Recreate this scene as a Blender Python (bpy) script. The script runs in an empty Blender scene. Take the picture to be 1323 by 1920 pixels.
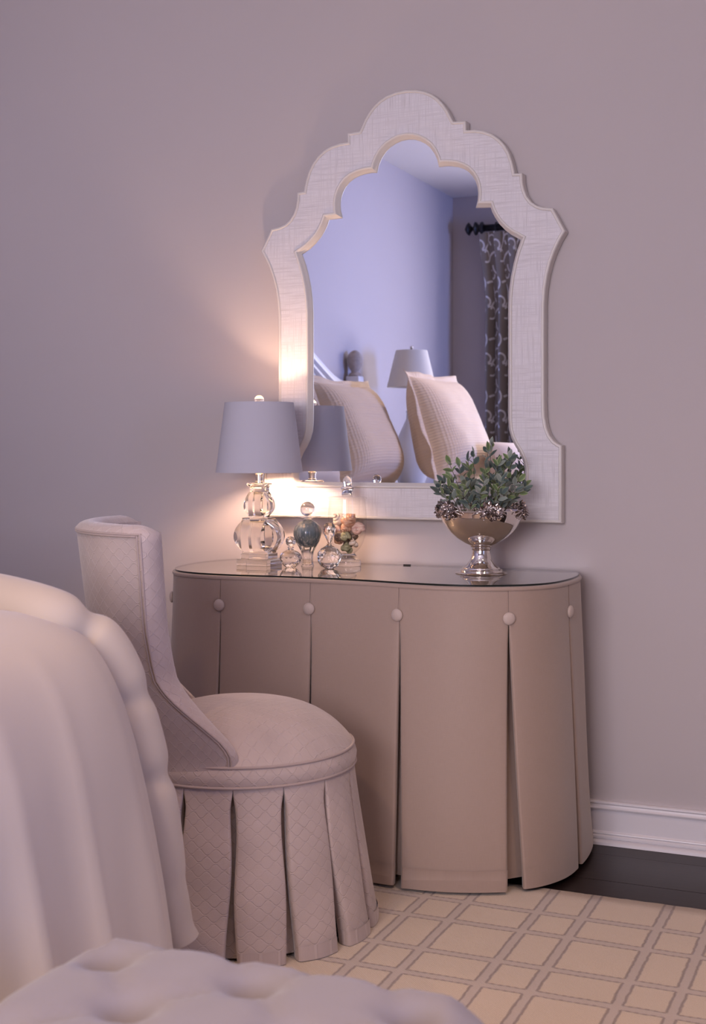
import bpy, bmesh, math, random
from mathutils import Vector, Matrix, noise
random.seed(7)
PI = math.pi
sin, cos = math.sin, math.cos
SC = bpy.context.scene
COL = SC.collection

# ------------------------------------------------------------------ camera
YAW = math.radians(23.132)
CAM_Y, CAM_H = -3.648, 1.10
F_PX = 2450.0
cam_data = bpy.data.cameras.new('camera')
cam = bpy.data.objects.new('camera', cam_data)
COL.objects.link(cam)
cam.location = (0, CAM_Y, CAM_H)
cam.rotation_euler = (PI / 2, 0, YAW)
cam_data.sensor_fit = 'VERTICAL'
cam_data.sensor_height = 36.0
cam_data.sensor_width = 24.0
cam_data.lens = 36.0 * F_PX / 1920.0
cam_data.shift_y = -116.0 / 1920.0
cam_data.clip_start = 0.05
cam_data.dof.use_dof = True
cam_data.dof.focus_distance = 3.45
cam_data.dof.aperture_fstop = 6.3
SC.camera = cam

# ------------------------------------------------------------------ world, daylight, exposure
SC.view_settings.view_transform = 'Standard'
SC.view_settings.look = 'None'
SC.view_settings.gamma = 1.0
SC.view_settings.use_curve_mapping = False
SC.view_settings.exposure = 0.0
SC.cycles.use_denoising = True
SC.cycles.max_bounces = 14
SC.cycles.diffuse_bounces = 5
SC.cycles.glossy_bounces = 6
SC.cycles.transmission_bounces = 14
SC.cycles.transparent_max_bounces = 12
SC.cycles.sample_clamp_indirect = 6.0
SC.cycles.blur_glossy = 0.3

world = bpy.data.worlds.new('sky')
SC.world = world
world.use_nodes = True
bg = world.node_tree.nodes['Background']
bg.inputs[0].default_value = (0.50, 0.62, 1.0, 1)
bg.inputs[1].default_value = 1.2


def area_light(name, loc, rot, sx, sy, power, color, spread=PI):
    d = bpy.data.lights.new(name, 'AREA')
    d.shape = 'RECTANGLE'
    d.size, d.size_y, d.energy, d.color = sx, sy, power, color
    d.spread = spread
    o = bpy.data.objects.new(name, d)
    COL.objects.link(o)
    o.location, o.rotation_euler = loc, rot
    return o


# daylight entering by the two windows of the room (one behind the bed's far side, one on the right wall)
area_light('window_daylight', (-0.90, -5.52, 1.65), (PI / 2, 0, 0), 1.9, 1.5, 143, (1.0, 0.895, 0.975))
area_light('side_window_daylight', (2.78, -3.5, 1.65), (PI / 2, 0, PI / 2), 1.5, 1.5, 52, (0.24, 0.38, 1.0), math.radians(75))
# recessed ceiling downlights, dimmed warm
for _x, _y in ((0.15, -1.75), (0.15, -3.3), (-1.55, -2.75)):
    _d = bpy.data.lights.new('recessed_downlight', 'SPOT')
    _d.energy, _d.color, _d.spot_size, _d.spot_blend, _d.shadow_soft_size = 92, (1.0, 0.66, 0.42), math.radians(115), 1.0, 0.06
    _o = bpy.data.objects.new('recessed_downlight', _d)
    COL.objects.link(_o)
    _o.location = (_x, _y, 2.90)
# ------------------------------------------------------------------ materials
def new_mat(name):
    m = bpy.data.materials.new(name)
    m.use_nodes = True
    return m, m.node_tree.nodes, m.node_tree.links, m.node_tree.nodes['Principled BSDF']


def sock(nt, v):
    return v


def math_n(N, L, op, a, b=None, c=None):
    n = N.new('ShaderNodeMath')
    n.operation = op
    for i, v in enumerate((a, b, c)):
        if v is None:
            continue
        if isinstance(v, (int, float)):
            n.inputs[i].default_value = v
        else:
            L.new(v, n.inputs[i])
    return n.outputs[0]


def noise_n(N, L, vec, scale, detail=2, rough=0.5, dist=0.0):
    n = N.new('ShaderNodeTexNoise')
    n.inputs['Scale'].default_value = scale
    n.inputs['Detail'].default_value = detail
    n.inputs['Roughness'].default_value = rough
    n.inputs['Distortion'].default_value = dist
    if vec is not None:
        L.new(vec, n.inputs['Vector'])
    return n.outputs['Fac']


def mapping_n(N, L, vec, scale=(1, 1, 1), rot=(0, 0, 0)):
    m = N.new('ShaderNodeMapping')
    m.inputs['Scale'].default_value = scale
    m.inputs['Rotation'].default_value = rot
    L.new(vec, m.inputs['Vector'])
    return m.outputs[0]


def coord(N, which='Object'):
    return N.new('ShaderNodeTexCoord').outputs[which]


def mix_col(N, L, fac, a, b):
    m = N.new('ShaderNodeMix')
    m.data_type = 'RGBA'
    if isinstance(fac, (int, float)):
        m.inputs[0].default_value = fac
    else:
        L.new(fac, m.inputs[0])
    for idx, v in ((6, a), (7, b)):
        if isinstance(v, tuple):
            m.inputs[idx].default_value = (*v, 1) if len(v) == 3 else v
        else:
            L.new(v, m.inputs[idx])
    return m.outputs[2]


def ramp(N, L, fac, lo, hi, a=0.0, b=1.0):
    m = N.new('ShaderNodeMapRange')
    m.inputs['From Min'].default_value = lo
    m.inputs['From Max'].default_value = hi
    m.inputs['To Min'].default_value = a
    m.inputs['To Max'].default_value = b
    L.new(fac, m.inputs['Value'])
    return m.outputs[0]


def bump(N, L, bsdf, height, strength=0.3, dist=0.001):
    b = N.new('ShaderNodeBump')
    b.inputs['Strength'].default_value = strength
    b.inputs['Distance'].default_value = dist
    L.new(height, b.inputs['Height'])
    L.new(b.outputs[0], bsdf.inputs['Normal'])


def plain(name, col, rough=0.6, metal=0.0, noise_amt=0.06, nscale=8, sheen=0.0, bump_s=0.0, bscale=200):
    m, N, L, B = new_mat(name)
    tc = coord(N)
    f = noise_n(N, L, tc, nscale, 3)
    c2 = tuple(max(0, v * (1 - noise_amt * 2)) for v in col)
    L.new(mix_col(N, L, f, col, c2), B.inputs['Base Color'])
    B.inputs['Roughness'].default_value = rough
    B.inputs['Metallic'].default_value = metal
    if sheen:
        B.inputs['Sheen Weight'].default_value = sheen
        B.inputs['Sheen Roughness'].default_value = 0.5
    if bump_s:
        bump(N, L, B, noise_n(N, L, tc, bscale, 2), bump_s, 0.001)
    return m


def woven(name, col, rough=0.75, scale=900, bs=0.25, slub=0.10, sheen=0.25, axes=(1, 1, 1), dist=0.0006):
    """plain-weave cloth: crossed threads with slubs"""
    m, N, L, B = new_mat(name)
    tc = coord(N, 'UV')
    h = noise_n(N, L, mapping_n(N, L, tc, (scale, scale * 0.03, 1)), 1.0, 2)
    v = noise_n(N, L, mapping_n(N, L, tc, (scale * 0.03, scale, 1)), 1.0, 2)
    s = math_n(N, L, 'ADD', h, v)
    big = noise_n(N, L, tc, 3.0, 3)
    k = ramp(N, L, s, 0.6, 1.4)
    dark = tuple(c * (1 - slub * 2) for c in col)
    base = mix_col(N, L, k, dark, col)
    base2 = mix_col(N, L, ramp(N, L, big, 0.3, 0.7, 0, 0.5), base, tuple(c * 0.88 for c in col))
    L.new(base2, B.inputs['Base Color'])
    B.inputs['Roughness'].default_value = rough
    B.inputs['Sheen Weight'].default_value = sheen
    bump(N, L, B, s, bs, dist)
    return m


def ogee(name, col, light, sheen=0.4):
    """velvety cloth with a stitched ogee lattice (uv in metres)"""
    m, N, L, B = new_mat(name)
    tc = coord(N, 'UV')
    wob = noise_n(N, L, tc, 40, 2)
    sp = N.new('ShaderNodeSeparateXYZ')
    L.new(tc, sp.inputs[0])
    u = math_n(N, L, 'MULTIPLY', sp.outputs[0], 2 * PI / 0.034)
    wave = math_n(N, L, 'ADD', math_n(N, L, 'MULTIPLY', math_n(N, L, 'COSINE', u), 0.0062), math_n(N, L, 'MULTIPLY', math_n(N, L, 'SUBTRACT', wob, 0.5), 0.003))
    fam = []
    for op, ph in (('SUBTRACT', 10.0), ('ADD', 10.5)):
        t = math_n(N, L, 'FRACT', math_n(N, L, 'ADD', math_n(N, L, 'DIVIDE', math_n(N, L, op, sp.outputs[1], wave), 0.0300), ph))
        d = math_n(N, L, 'MULTIPLY', math_n(N, L, 'ABSOLUTE', math_n(N, L, 'SUBTRACT', t, 0.5)), 0.0300)
        fam.append(ramp(N, L, d, 0.0004, 0.0016, 1.0, 0.0))
    line = math_n(N, L, 'MAXIMUM', fam[0], math_n(N, L, 'MULTIPLY', fam[1], 0.75))
    line = math_n(N, L, 'MULTIPLY', line, ramp(N, L, noise_n(N, L, tc, 12, 2), 0.35, 0.6, 0.35, 1.0))
    blot = noise_n(N, L, tc, 9, 4)
    fine = noise_n(N, L, tc, 700, 2)
    base = mix_col(N, L, ramp(N, L, blot, 0.35, 0.65), col, tuple(c * 0.86 for c in col))
    base = mix_col(N, L, math_n(N, L, 'MULTIPLY', line, 0.22), base, light)
    L.new(base, B.inputs['Base Color'])
    B.inputs['Roughness'].default_value = 0.8
    B.inputs['Sheen Weight'].default_value = sheen
    B.inputs['Sheen Roughness'].default_value = 0.4
    hh = math_n(N, L, 'ADD', line, math_n(N, L, 'MULTIPLY', fine, 0.35))
    bump(N, L, B, hh, 0.7, 0.0018)
    return m


def glass(name, col=(1, 1, 1), ior=1.5, rough=0.0):
    m, N, L, B = new_mat(name)
    B.inputs['Base Color'].default_value = (*col, 1)
    B.inputs['Transmission Weight'].default_value = 1.0
    B.inputs['Roughness'].default_value = rough
    B.inputs['IOR'].default_value = ior
    return m


def thin_glass(name, tint=(0.98, 0.98, 0.97), ior=1.5, boost=1.0):
    m, N, L, B = new_mat(name)
    N.remove(B)
    lw = N.new('ShaderNodeLayerWeight')
    lw.inputs[0].default_value = 0.5
    r0 = ((ior - 1) / (ior + 1)) ** 2
    fr = math_n(N, L, 'ADD', math_n(N, L, 'MULTIPLY', math_n(N, L, 'POWER', lw.outputs['Facing'], 5.0), 1 - r0), r0)
    tr = N.new('ShaderNodeBsdfTransparent')
    tr.inputs[0].default_value = (*tint, 1)
    gl = N.new('ShaderNodeBsdfGlossy')
    gl.inputs['Roughness'].default_value = 0.0
    mx = N.new('ShaderNodeMixShader')
    f = math_n(N, L, 'MULTIPLY', fr, boost)
    f = math_n(N, L, 'MINIMUM', f, 1.0)
    L.new(f, mx.inputs[0])
    L.new(tr.outputs[0], mx.inputs[1])
    L.new(gl.outputs[0], mx.inputs[2])
    L.new(mx.outputs[0], N['Material Output'].inputs[0])
    return m


M = {}
M['wall'] = plain('wall_paint', (0.46, 0.412, 0.415), 0.75, noise_amt=0.02, nscale=1.5, bump_s=0.05, bscale=260)
M['ceiling'] = plain('ceiling_paint', (0.72, 0.70, 0.70), 0.8, noise_amt=0.01)
M['trim'] = plain('trim_enamel', (0.66, 0.63, 0.66), 0.32, noise_amt=0.02)
M['floorbase'] = plain('subfloor', (0.02, 0.013, 0.012), 0.6)


def wood_dark():
    m, N, L, B = new_mat('espresso_wood')
    tc = coord(N)
    g = noise_n(N, L, mapping_n(N, L, tc, (1.5, 30, 30)), 3.0, 5, 0.6)
    info = N.new('ShaderNodeObjectInfo')
    c = mix_col(N, L, ramp(N, L, g, 0.3, 0.7), (0.010, 0.006, 0.0055), (0.022, 0.0125, 0.0105))
    c = mix_col(N, L, math_n(N, L, 'MULTIPLY', info.outputs['Random'], 0.5), c, (0.012, 0.008, 0.008))
    L.new(c, B.inputs['Base Color'])
    B.inputs['Roughness'].default_value = 0.32
    B.inputs['Specular IOR Level'].default_value = 0.22
    bump(N, L, B, g, 0.15, 0.0006)
    return m


M['wood'] = wood_dark()


def rug_mat():
    """woven plaid: period .28 m across, .32 m deep; each band is two dark ribs"""
    m, N, L, B = new_mat('plaid_wool')
    tc = coord(N)
    fine = noise_n(N, L, tc, 420, 2)
    wob = math_n(N, L, 'MULTIPLY', math_n(N, L, 'SUBTRACT', noise_n(N, L, tc, 55, 2), 0.5), 0.006)
    sp = N.new('ShaderNodeSeparateXYZ')
    L.new(tc, sp.inputs[0])

    def dist_to(c, centre, period):
        t = math_n(N, L, 'DIVIDE', math_n(N, L, 'SUBTRACT', c, centre - period / 2 - period * 40), period)
        fr = math_n(N, L, 'FRACT', t)
        d = math_n(N, L, 'ABSOLUTE', math_n(N, L, 'SUBTRACT', fr, 0.5))
        return math_n(N, L, 'MULTIPLY', d, period)
    x = math_n(N, L, 'ADD', sp.outputs[0], wob)
    y = math_n(N, L, 'ADD', sp.outputs[1], wob)
    dx = math_n(N, L, 'MINIMUM', dist_to(x, -0.814, 0.281), dist_to(x, -0.707, 0.281))
    dy = math_n(N, L, 'MINIMUM', dist_to(y, -0.635, 0.32), dist_to(y, -0.767, 0.32))
    HW = 0.0115

    def rib(d, stitched, along):
        a = math_n(N, L, 'ABSOLUTE', math_n(N, L, 'SUBTRACT', d, HW))
        l = ramp(N, L, a, 0.0012, 0.0042, 1.0, 0.0)
        if stitched:
            w = math_n(N, L, 'SINE', math_n(N, L, 'MULTIPLY', along, 2 * PI / 0.0165))
            l = math_n(N, L, 'MULTIPLY', l, ramp(N, L, w, -0.6, 0.6, 0.6, 1.0))
        return l
    lx = rib(dx, False, sp.outputs[1])
    ly = rib(dy, True, sp.outputs[0])
    inx = ramp(N, L, dx, HW - 0.001, HW + 0.001, 1.0, 0.0)
    iny = ramp(N, L, dy, HW - 0.001, HW + 0.001, 1.0, 0.0)
    # ribs stop where they would cross the other band
    lx = math_n(N, L, 'MULTIPLY', lx, math_n(N, L, 'SUBTRACT', 1.0, iny))
    ly = math_n(N, L, 'MULTIPLY', ly, math_n(N, L, 'SUBTRACT', 1.0, inx))
    line = math_n(N, L, 'MAXIMUM', lx, ly)
    band = math_n(N, L, 'MAXIMUM', inx, iny)
    big = noise_n(N, L, tc, 5, 2)
    base = mix_col(N, L, ramp(N, L, fine, 0.3, 0.7), (0.60, 0.49, 0.385), (0.50, 0.40, 0.31))
    base = mix_col(N, L, math_n(N, L, 'MULTIPLY', band, 0.75), base, (0.43, 0.36, 0.33))
    base = mix_col(N, L, ramp(N, L, big, 0.3, 0.7, 0, 0.2), base, (0.44, 0.36, 0.30))
    base = mix_col(N, L, math_n(N, L, 'MULTIPLY', line, 0.8), base, (0.215, 0.165, 0.15))
    L.new(base, B.inputs['Base Color'])
    B.inputs['Roughness'].default_value = 0.95
    B.inputs['Sheen Weight'].default_value = 0.2
    wx = math_n(N, L, 'SINE', math_n(N, L, 'MULTIPLY', sp.outputs[0], 2 * PI / 0.0062))
    wy = math_n(N, L, 'SINE', math_n(N, L, 'MULTIPLY', sp.outputs[1], 2 * PI / 0.0062))
    weave = math_n(N, L, 'MULTIPLY', wx, wy)
    h = math_n(N, L, 'SUBTRACT', math_n(N, L, 'ADD', math_n(N, L, 'MULTIPLY', weave, 0.25), math_n(N, L, 'MULTIPLY', fine, 0.4)),
               math_n(N, L, 'ADD', line, math_n(N, L, 'MULTIPLY', band, 0.3)))
    bump(N, L, B, h, 0.6, 0.003)
    return m


M['rug'] = rug_mat()
M['silk'] = woven('taupe_silk', (0.36, 0.262, 0.212), 0.6, 1500, 0.22, 0.07, 0.35)
M['button'] = woven('covered_button_silk', (0.50, 0.40, 0.35), 0.6, 1500, 0.15, 0.05, 0.3)
M['thread'] = plain('seam_thread', (0.26, 0.19, 0.165), 0.8)
M['chair'] = ogee('chair_chenille', (0.48, 0.385, 0.345), (0.66, 0.55, 0.50))
M['chairplain'] = plain('chair_velvet', (0.43, 0.355, 0.335), 0.85, noise_amt=0.1, nscale=14, sheen=0.5, bump_s=0.12, bscale=500)
M['welt'] = plain('chair_welt', (0.40, 0.31, 0.275), 0.8, sheen=0.2)
M['duvet'] = plain('duvet_cotton', (0.44, 0.355, 0.275), 0.85, noise_amt=0.05, nscale=3, sheen=0.25, bump_s=0.06, bscale=500)
M['bench'] = plain('bench_linen', (0.205, 0.175, 0.17), 0.9, noise_amt=0.06, nscale=10, sheen=0.2, bump_s=0.2, bscale=600)
M['shade'] = plain('shade_outer', (0.48, 0.465, 0.52), 0.85, noise_amt=0.02)
M['shade_in'] = plain('shade_lining', (0.9, 0.82, 0.72), 0.7, noise_amt=0.01)
M['crystal'] = glass('crystal', (1.0, 0.985, 0.96), 1.46)
M['crystal2'] = glass('cut_crystal', (0.98, 0.98, 0.98), 1.52)
M['jarglass'] = thin_glass('jar_glass', (0.97, 0.965, 0.95), 1.45, 1.0)
M['topglass'] = thin_glass('table_glass', (0.92, 0.95, 0.93), 1.5, 1.35)
M['glassedge'] = plain('glass_edge', (0.012, 0.016, 0.013), 0.15)
M['paneglass'] = thin_glass('window_pane', (0.98, 0.98, 0.98))


def metal_m(name, col, rough):
    m, N, L, B = new_mat(name)
    tc = coord(N)
    f = noise_n(N, L, tc, 30, 3)
    L.new(mix_col(N, L, f, col, tuple(c * 0.9 for c in col)), B.inputs['Base Color'])
    B.inputs['Metallic'].default_value = 1
    B.inputs['Roughness'].default_value = rough
    return m


M['silver'] = metal_m('polished_silver', (0.86, 0.80, 0.74), 0.06)
M['silver_old'] = metal_m('tarnished_silver', (0.60, 0.54, 0.52), 0.22)
M['nickel'] = metal_m('nickel', (0.75, 0.70, 0.64), 0.2)


def mirror_m():
    m, N, L, B = new_mat('mirror_silvering')
    B.inputs['Base Color'].default_value = (0.80, 0.83, 0.90, 1)
    B.inputs['Metallic'].default_value = 1
    B.inputs['Roughness'].default_value = 0.0
    return m


M['mirror'] = mirror_m()


def raffia():
    """white-washed grasscloth: crossed brush-like threads"""
    m, N, L, B = new_mat('whitewashed_raffia')
    tc = coord(N)
    h = noise_n(N, L, mapping_n(N, L, tc, (12, 12, 420)), 1.0, 3, 0.6)
    v = noise_n(N, L, mapping_n(N, L, tc, (420, 12, 12)), 1.0, 3, 0.6)
    patch = noise_n(N, L, tc, 9, 3)
    s = math_n(N, L, 'MULTIPLY', ramp(N, L, h, 0.42, 0.66), ramp(N, L, patch, 0.3, 0.6, 0.35, 1.0))
    s2 = math_n(N, L, 'MULTIPLY', ramp(N, L, v, 0.45, 0.68), ramp(N, L, patch, 0.4, 0.7, 1.0, 0.3))
    t = math_n(N, L, 'MAXIMUM', s, s2)
    c = mix_col(N, L, math_n(N, L, 'MULTIPLY', t, 0.85), (0.67, 0.645, 0.67), (0.50, 0.47, 0.49))
    L.new(c, B.inputs['Base Color'])
    B.inputs['Roughness'].default_value = 0.7
    bump(N, L, B, t, -0.35, 0.001)
    return m


M['raffia'] = raffia()
M['cream'] = plain('cream_lacquer', (0.66, 0.62, 0.59), 0.45, noise_amt=0.04, nscale=20)
M['leaf_blue'] = None


def leaf_m(name, a, b):
    m, N, L, B = new_mat(name)
    tc = coord(N, 'UV')
    sp = N.new('ShaderNodeSeparateXYZ')
    L.new(tc, sp.inputs[0])
    e = math_n(N, L, 'ABSOLUTE', math_n(N, L, 'SUBTRACT', sp.outputs[0], 0.5))
    edge = ramp(N, L, e, 0.25, 0.5)
    c = mix_col(N, L, edge, a, b)
    L.new(c, B.inputs['Base Color'])
    B.inputs['Roughness'].default_value = 0.55
    B.inputs['Sheen Weight'].default_value = 0.3
    return m


M['leaf1'] = leaf_m('leaf_blue_green', (0.065, 0.10, 0.095), (0.17, 0.22, 0.15))
M['leaf2'] = leaf_m('leaf_green', (0.12, 0.18, 0.07), (0.36, 0.42, 0.19))
M['leaf3'] = leaf_m('leaf_grey_green', (0.20, 0.235, 0.20), (0.30, 0.33, 0.27))
M['stem'] = plain('plant_stem', (0.12, 0.10, 0.05), 0.7)
M['headwhite'] = plain('headboard_paint', (0.72, 0.71, 0.72), 0.5, noise_amt=0.03)
M['distressed'] = plain('weathered_wood', (0.55, 0.46, 0.39), 0.8, noise_amt=0.3, nscale=40, bump_s=0.4, bscale=60)


def cane_m():
    m, N, L, B = new_mat('woven_cane')
    tc = coord(N)
    sp = N.new('ShaderNodeSeparateXYZ')
    L.new(tc, sp.inputs[0])
    w = math_n(N, L, 'SINE', math_n(N, L, 'MULTIPLY', sp.outputs[2], 2 * PI / 0.022))
    w2 = math_n(N, L, 'SINE', math_n(N, L, 'MULTIPLY', sp.outputs[1], 2 * PI / 0.022))
    h = math_n(N, L, 'MAXIMUM', w, math_n(N, L, 'MULTIPLY', w2, 0.5))
    L.new(mix_col(N, L, ramp(N, L, h, -0.6, 0.8), (0.33, 0.31, 0.32), (0.60, 0.58, 0.60)), B.inputs['Base Color'])
    bump(N, L, B, h, 0.5, 0.004)
    return m


M['cane'] = cane_m()


def quilt_m(name, col):
    m, N, L, B = new_mat(name)
    tc = coord(N, 'UV')
    sp = N.new('ShaderNodeSeparateXYZ')
    L.new(tc, sp.inputs[0])
    a = math_n(N, L, 'MULTIPLY', math_n(N, L, 'ADD', sp.outputs[0], sp.outputs[1]), 2 * PI / 0.03)
    b = math_n(N, L, 'MULTIPLY', math_n(N, L, 'SUBTRACT', sp.outputs[0], sp.outputs[1]), 2 * PI / 0.03)
    q = math_n(N, L, 'MULTIPLY', math_n(N, L, 'COSINE', a), math_n(N, L, 'COSINE', b))
    blot = noise_n(N, L, tc, 6, 3)
    L.new(mix_col(N, L, ramp(N, L, blot, 0.3, 0.7), col, tuple(c * 0.93 for c in col)), B.inputs['Base Color'])
    B.inputs['Roughness'].default_value = 0.85
    B.inputs['Sheen Weight'].default_value = 0.2
    bump(N, L, B, q, 0.35, 0.004)
    return m


M['sham'] = quilt_m('matelasse_cotton', (0.70, 0.56, 0.40))
M['pillow'] = plain('pillowcase', (0.66, 0.56, 0.46), 0.85, noise_amt=0.05, nscale=6, sheen=0.2)
M['ivory_shade'] = plain('ivory_shade', (0.66, 0.60, 0.50), 0.85, noise_amt=0.02)
M['ceramic'] = plain('ceramic', (0.55, 0.54, 0.55), 0.3)
M['black_iron'] = plain('black_iron', (0.012, 0.010, 0.011), 0.45)
M['walnut'] = plain('walnut', (0.10, 0.055, 0.035), 0.45, noise_amt=0.2, nscale=15)
M['mattress'] = plain('mattress_ticking', (0.7, 0.66, 0.6), 0.9)


def scroll_m():
    """taupe drapery with white embroidered scrolls: ring segments on a staggered lattice (uv in metres)"""
    m, N, L, B = new_mat('embroidered_drapery')
    tc = coord(N, 'UV')
    sp = N.new('ShaderNodeSeparateXYZ')
    L.new(tc, sp.inputs[0])
    total = None
    for (pu, pv, ou, ov, r, w, a0, gate) in (
            (0.24, 0.40, 0.00, 0.00, 0.060, 0.006, 0.4, 0.25), (0.24, 0.40, 0.12, 0.20, 0.062, 0.006, 2.6, 0.2),
            (0.24, 0.40, 0.06, 0.06, 0.026, 0.005, 1.2, -0.2), (0.24, 0.40, 0.18, 0.27, 0.024, 0.005, 4.0, -0.3),
            (0.24, 0.40, 0.10, 0.33, 0.042, 0.0055, 5.2, 0.1), (0.24, 0.40, 0.21, 0.11, 0.045, 0.0055, 3.4, 0.0),
            (0.24, 0.40, 0.03, 0.14, 0.034, 0.005, 0.1, 0.1), (0.24, 0.40, 0.15, 0.03, 0.030, 0.005, 2.0, -0.2)):
        fu = math_n(N, L, 'SUBTRACT', math_n(N, L, 'FRACT', math_n(N, L, 'ADD', math_n(N, L, 'DIVIDE', sp.outputs[0], pu), 10 + ou / pu)), 0.5)
        fv = math_n(N, L, 'SUBTRACT', math_n(N, L, 'FRACT', math_n(N, L, 'ADD', math_n(N, L, 'DIVIDE', sp.outputs[1], pv), 10 + ov / pv)), 0.5)
        du = math_n(N, L, 'MULTIPLY', fu, pu)
        dv = math_n(N, L, 'MULTIPLY', fv, pv * 0.8)
        rr = math_n(N, L, 'SQRT', math_n(N, L, 'ADD', math_n(N, L, 'MULTIPLY', du, du), math_n(N, L, 'MULTIPLY', dv, dv)))
        ang = math_n(N, L, 'ARCTAN2', dv, du)
        g = math_n(N, L, 'COSINE', math_n(N, L, 'SUBTRACT', ang, a0))
        gl = ramp(N, L, g, gate - 0.5, gate - 0.45)
        # radius tightens along the arc so that it curls
        rad = math_n(N, L, 'ADD', math_n(N, L, 'MULTIPLY', ang, r * 0.10), r)
        ring = ramp(N, L, math_n(N, L, 'ABSOLUTE', math_n(N, L, 'SUBTRACT', rr, rad)), w * 0.7, w * 1.3, 1.0, 0.0)
        k = math_n(N, L, 'MULTIPLY', ring, gl)
        total = k if total is None else math_n(N, L, 'MAXIMUM', total, k)
    L.new(mix_col(N, L, total, (0.20, 0.165, 0.135), (0.66, 0.62, 0.60)), B.inputs['Base Color'])
    B.inputs['Roughness'].default_value = 0.8
    bump(N, L, B, total, 0.4, 0.002)
    return m


M['drape'] = scroll_m()

# ------------------------------------------------------------------ mesh helpers
def world_of(p):
    v = Vector((0, 0, 0))
    while p is not None:
        v += Vector(p.location)
        p = p.parent
    return v


def obj(name, verts, faces, mat, parent=None, smooth=True, uvs=None, angle=None):
    """verts in world coordinates; linked as ONE mesh object (moved under its parent's origin)"""
    me = bpy.data.meshes.new(name)
    me.from_pydata([tuple(v) for v in verts], [], faces)
    if uvs is not None:
        ul = me.uv_layers.new(name='UVMap')
        for lp in me.loops:
            ul.data[lp.index].uv = uvs[lp.vertex_index]
    bm = bmesh.new()
    bm.from_mesh(me)
    bmesh.ops.recalc_face_normals(bm, faces=bm.faces)
    bm.to_mesh(me)
    bm.free()
    if smooth:
        for p in me.polygons:
            p.use_smooth = True
    if angle is not None:
        me.set_sharp_from_angle(angle=math.radians(angle))
    me.materials.append(mat)
    o = bpy.data.objects.new(name, me)
    COL.objects.link(o)
    if parent is not None:
        me.transform(Matrix.Translation(-world_of(parent)))
        o.parent = parent
    return o


def thing(name, label, cat, loc, group=None):
    o = bpy.data.objects.new(name, None)
    COL.objects.link(o)
    o.location = loc
    o.empty_display_size = 0.05
    tag(o, label, cat, group)
    return o


def tag(o, label, cat, group=None):
    o['label'] = label
    o['category'] = cat
    if group:
        o['group'] = group
    return o


def struct(o):
    o['kind'] = 'structure'
    return o


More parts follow.
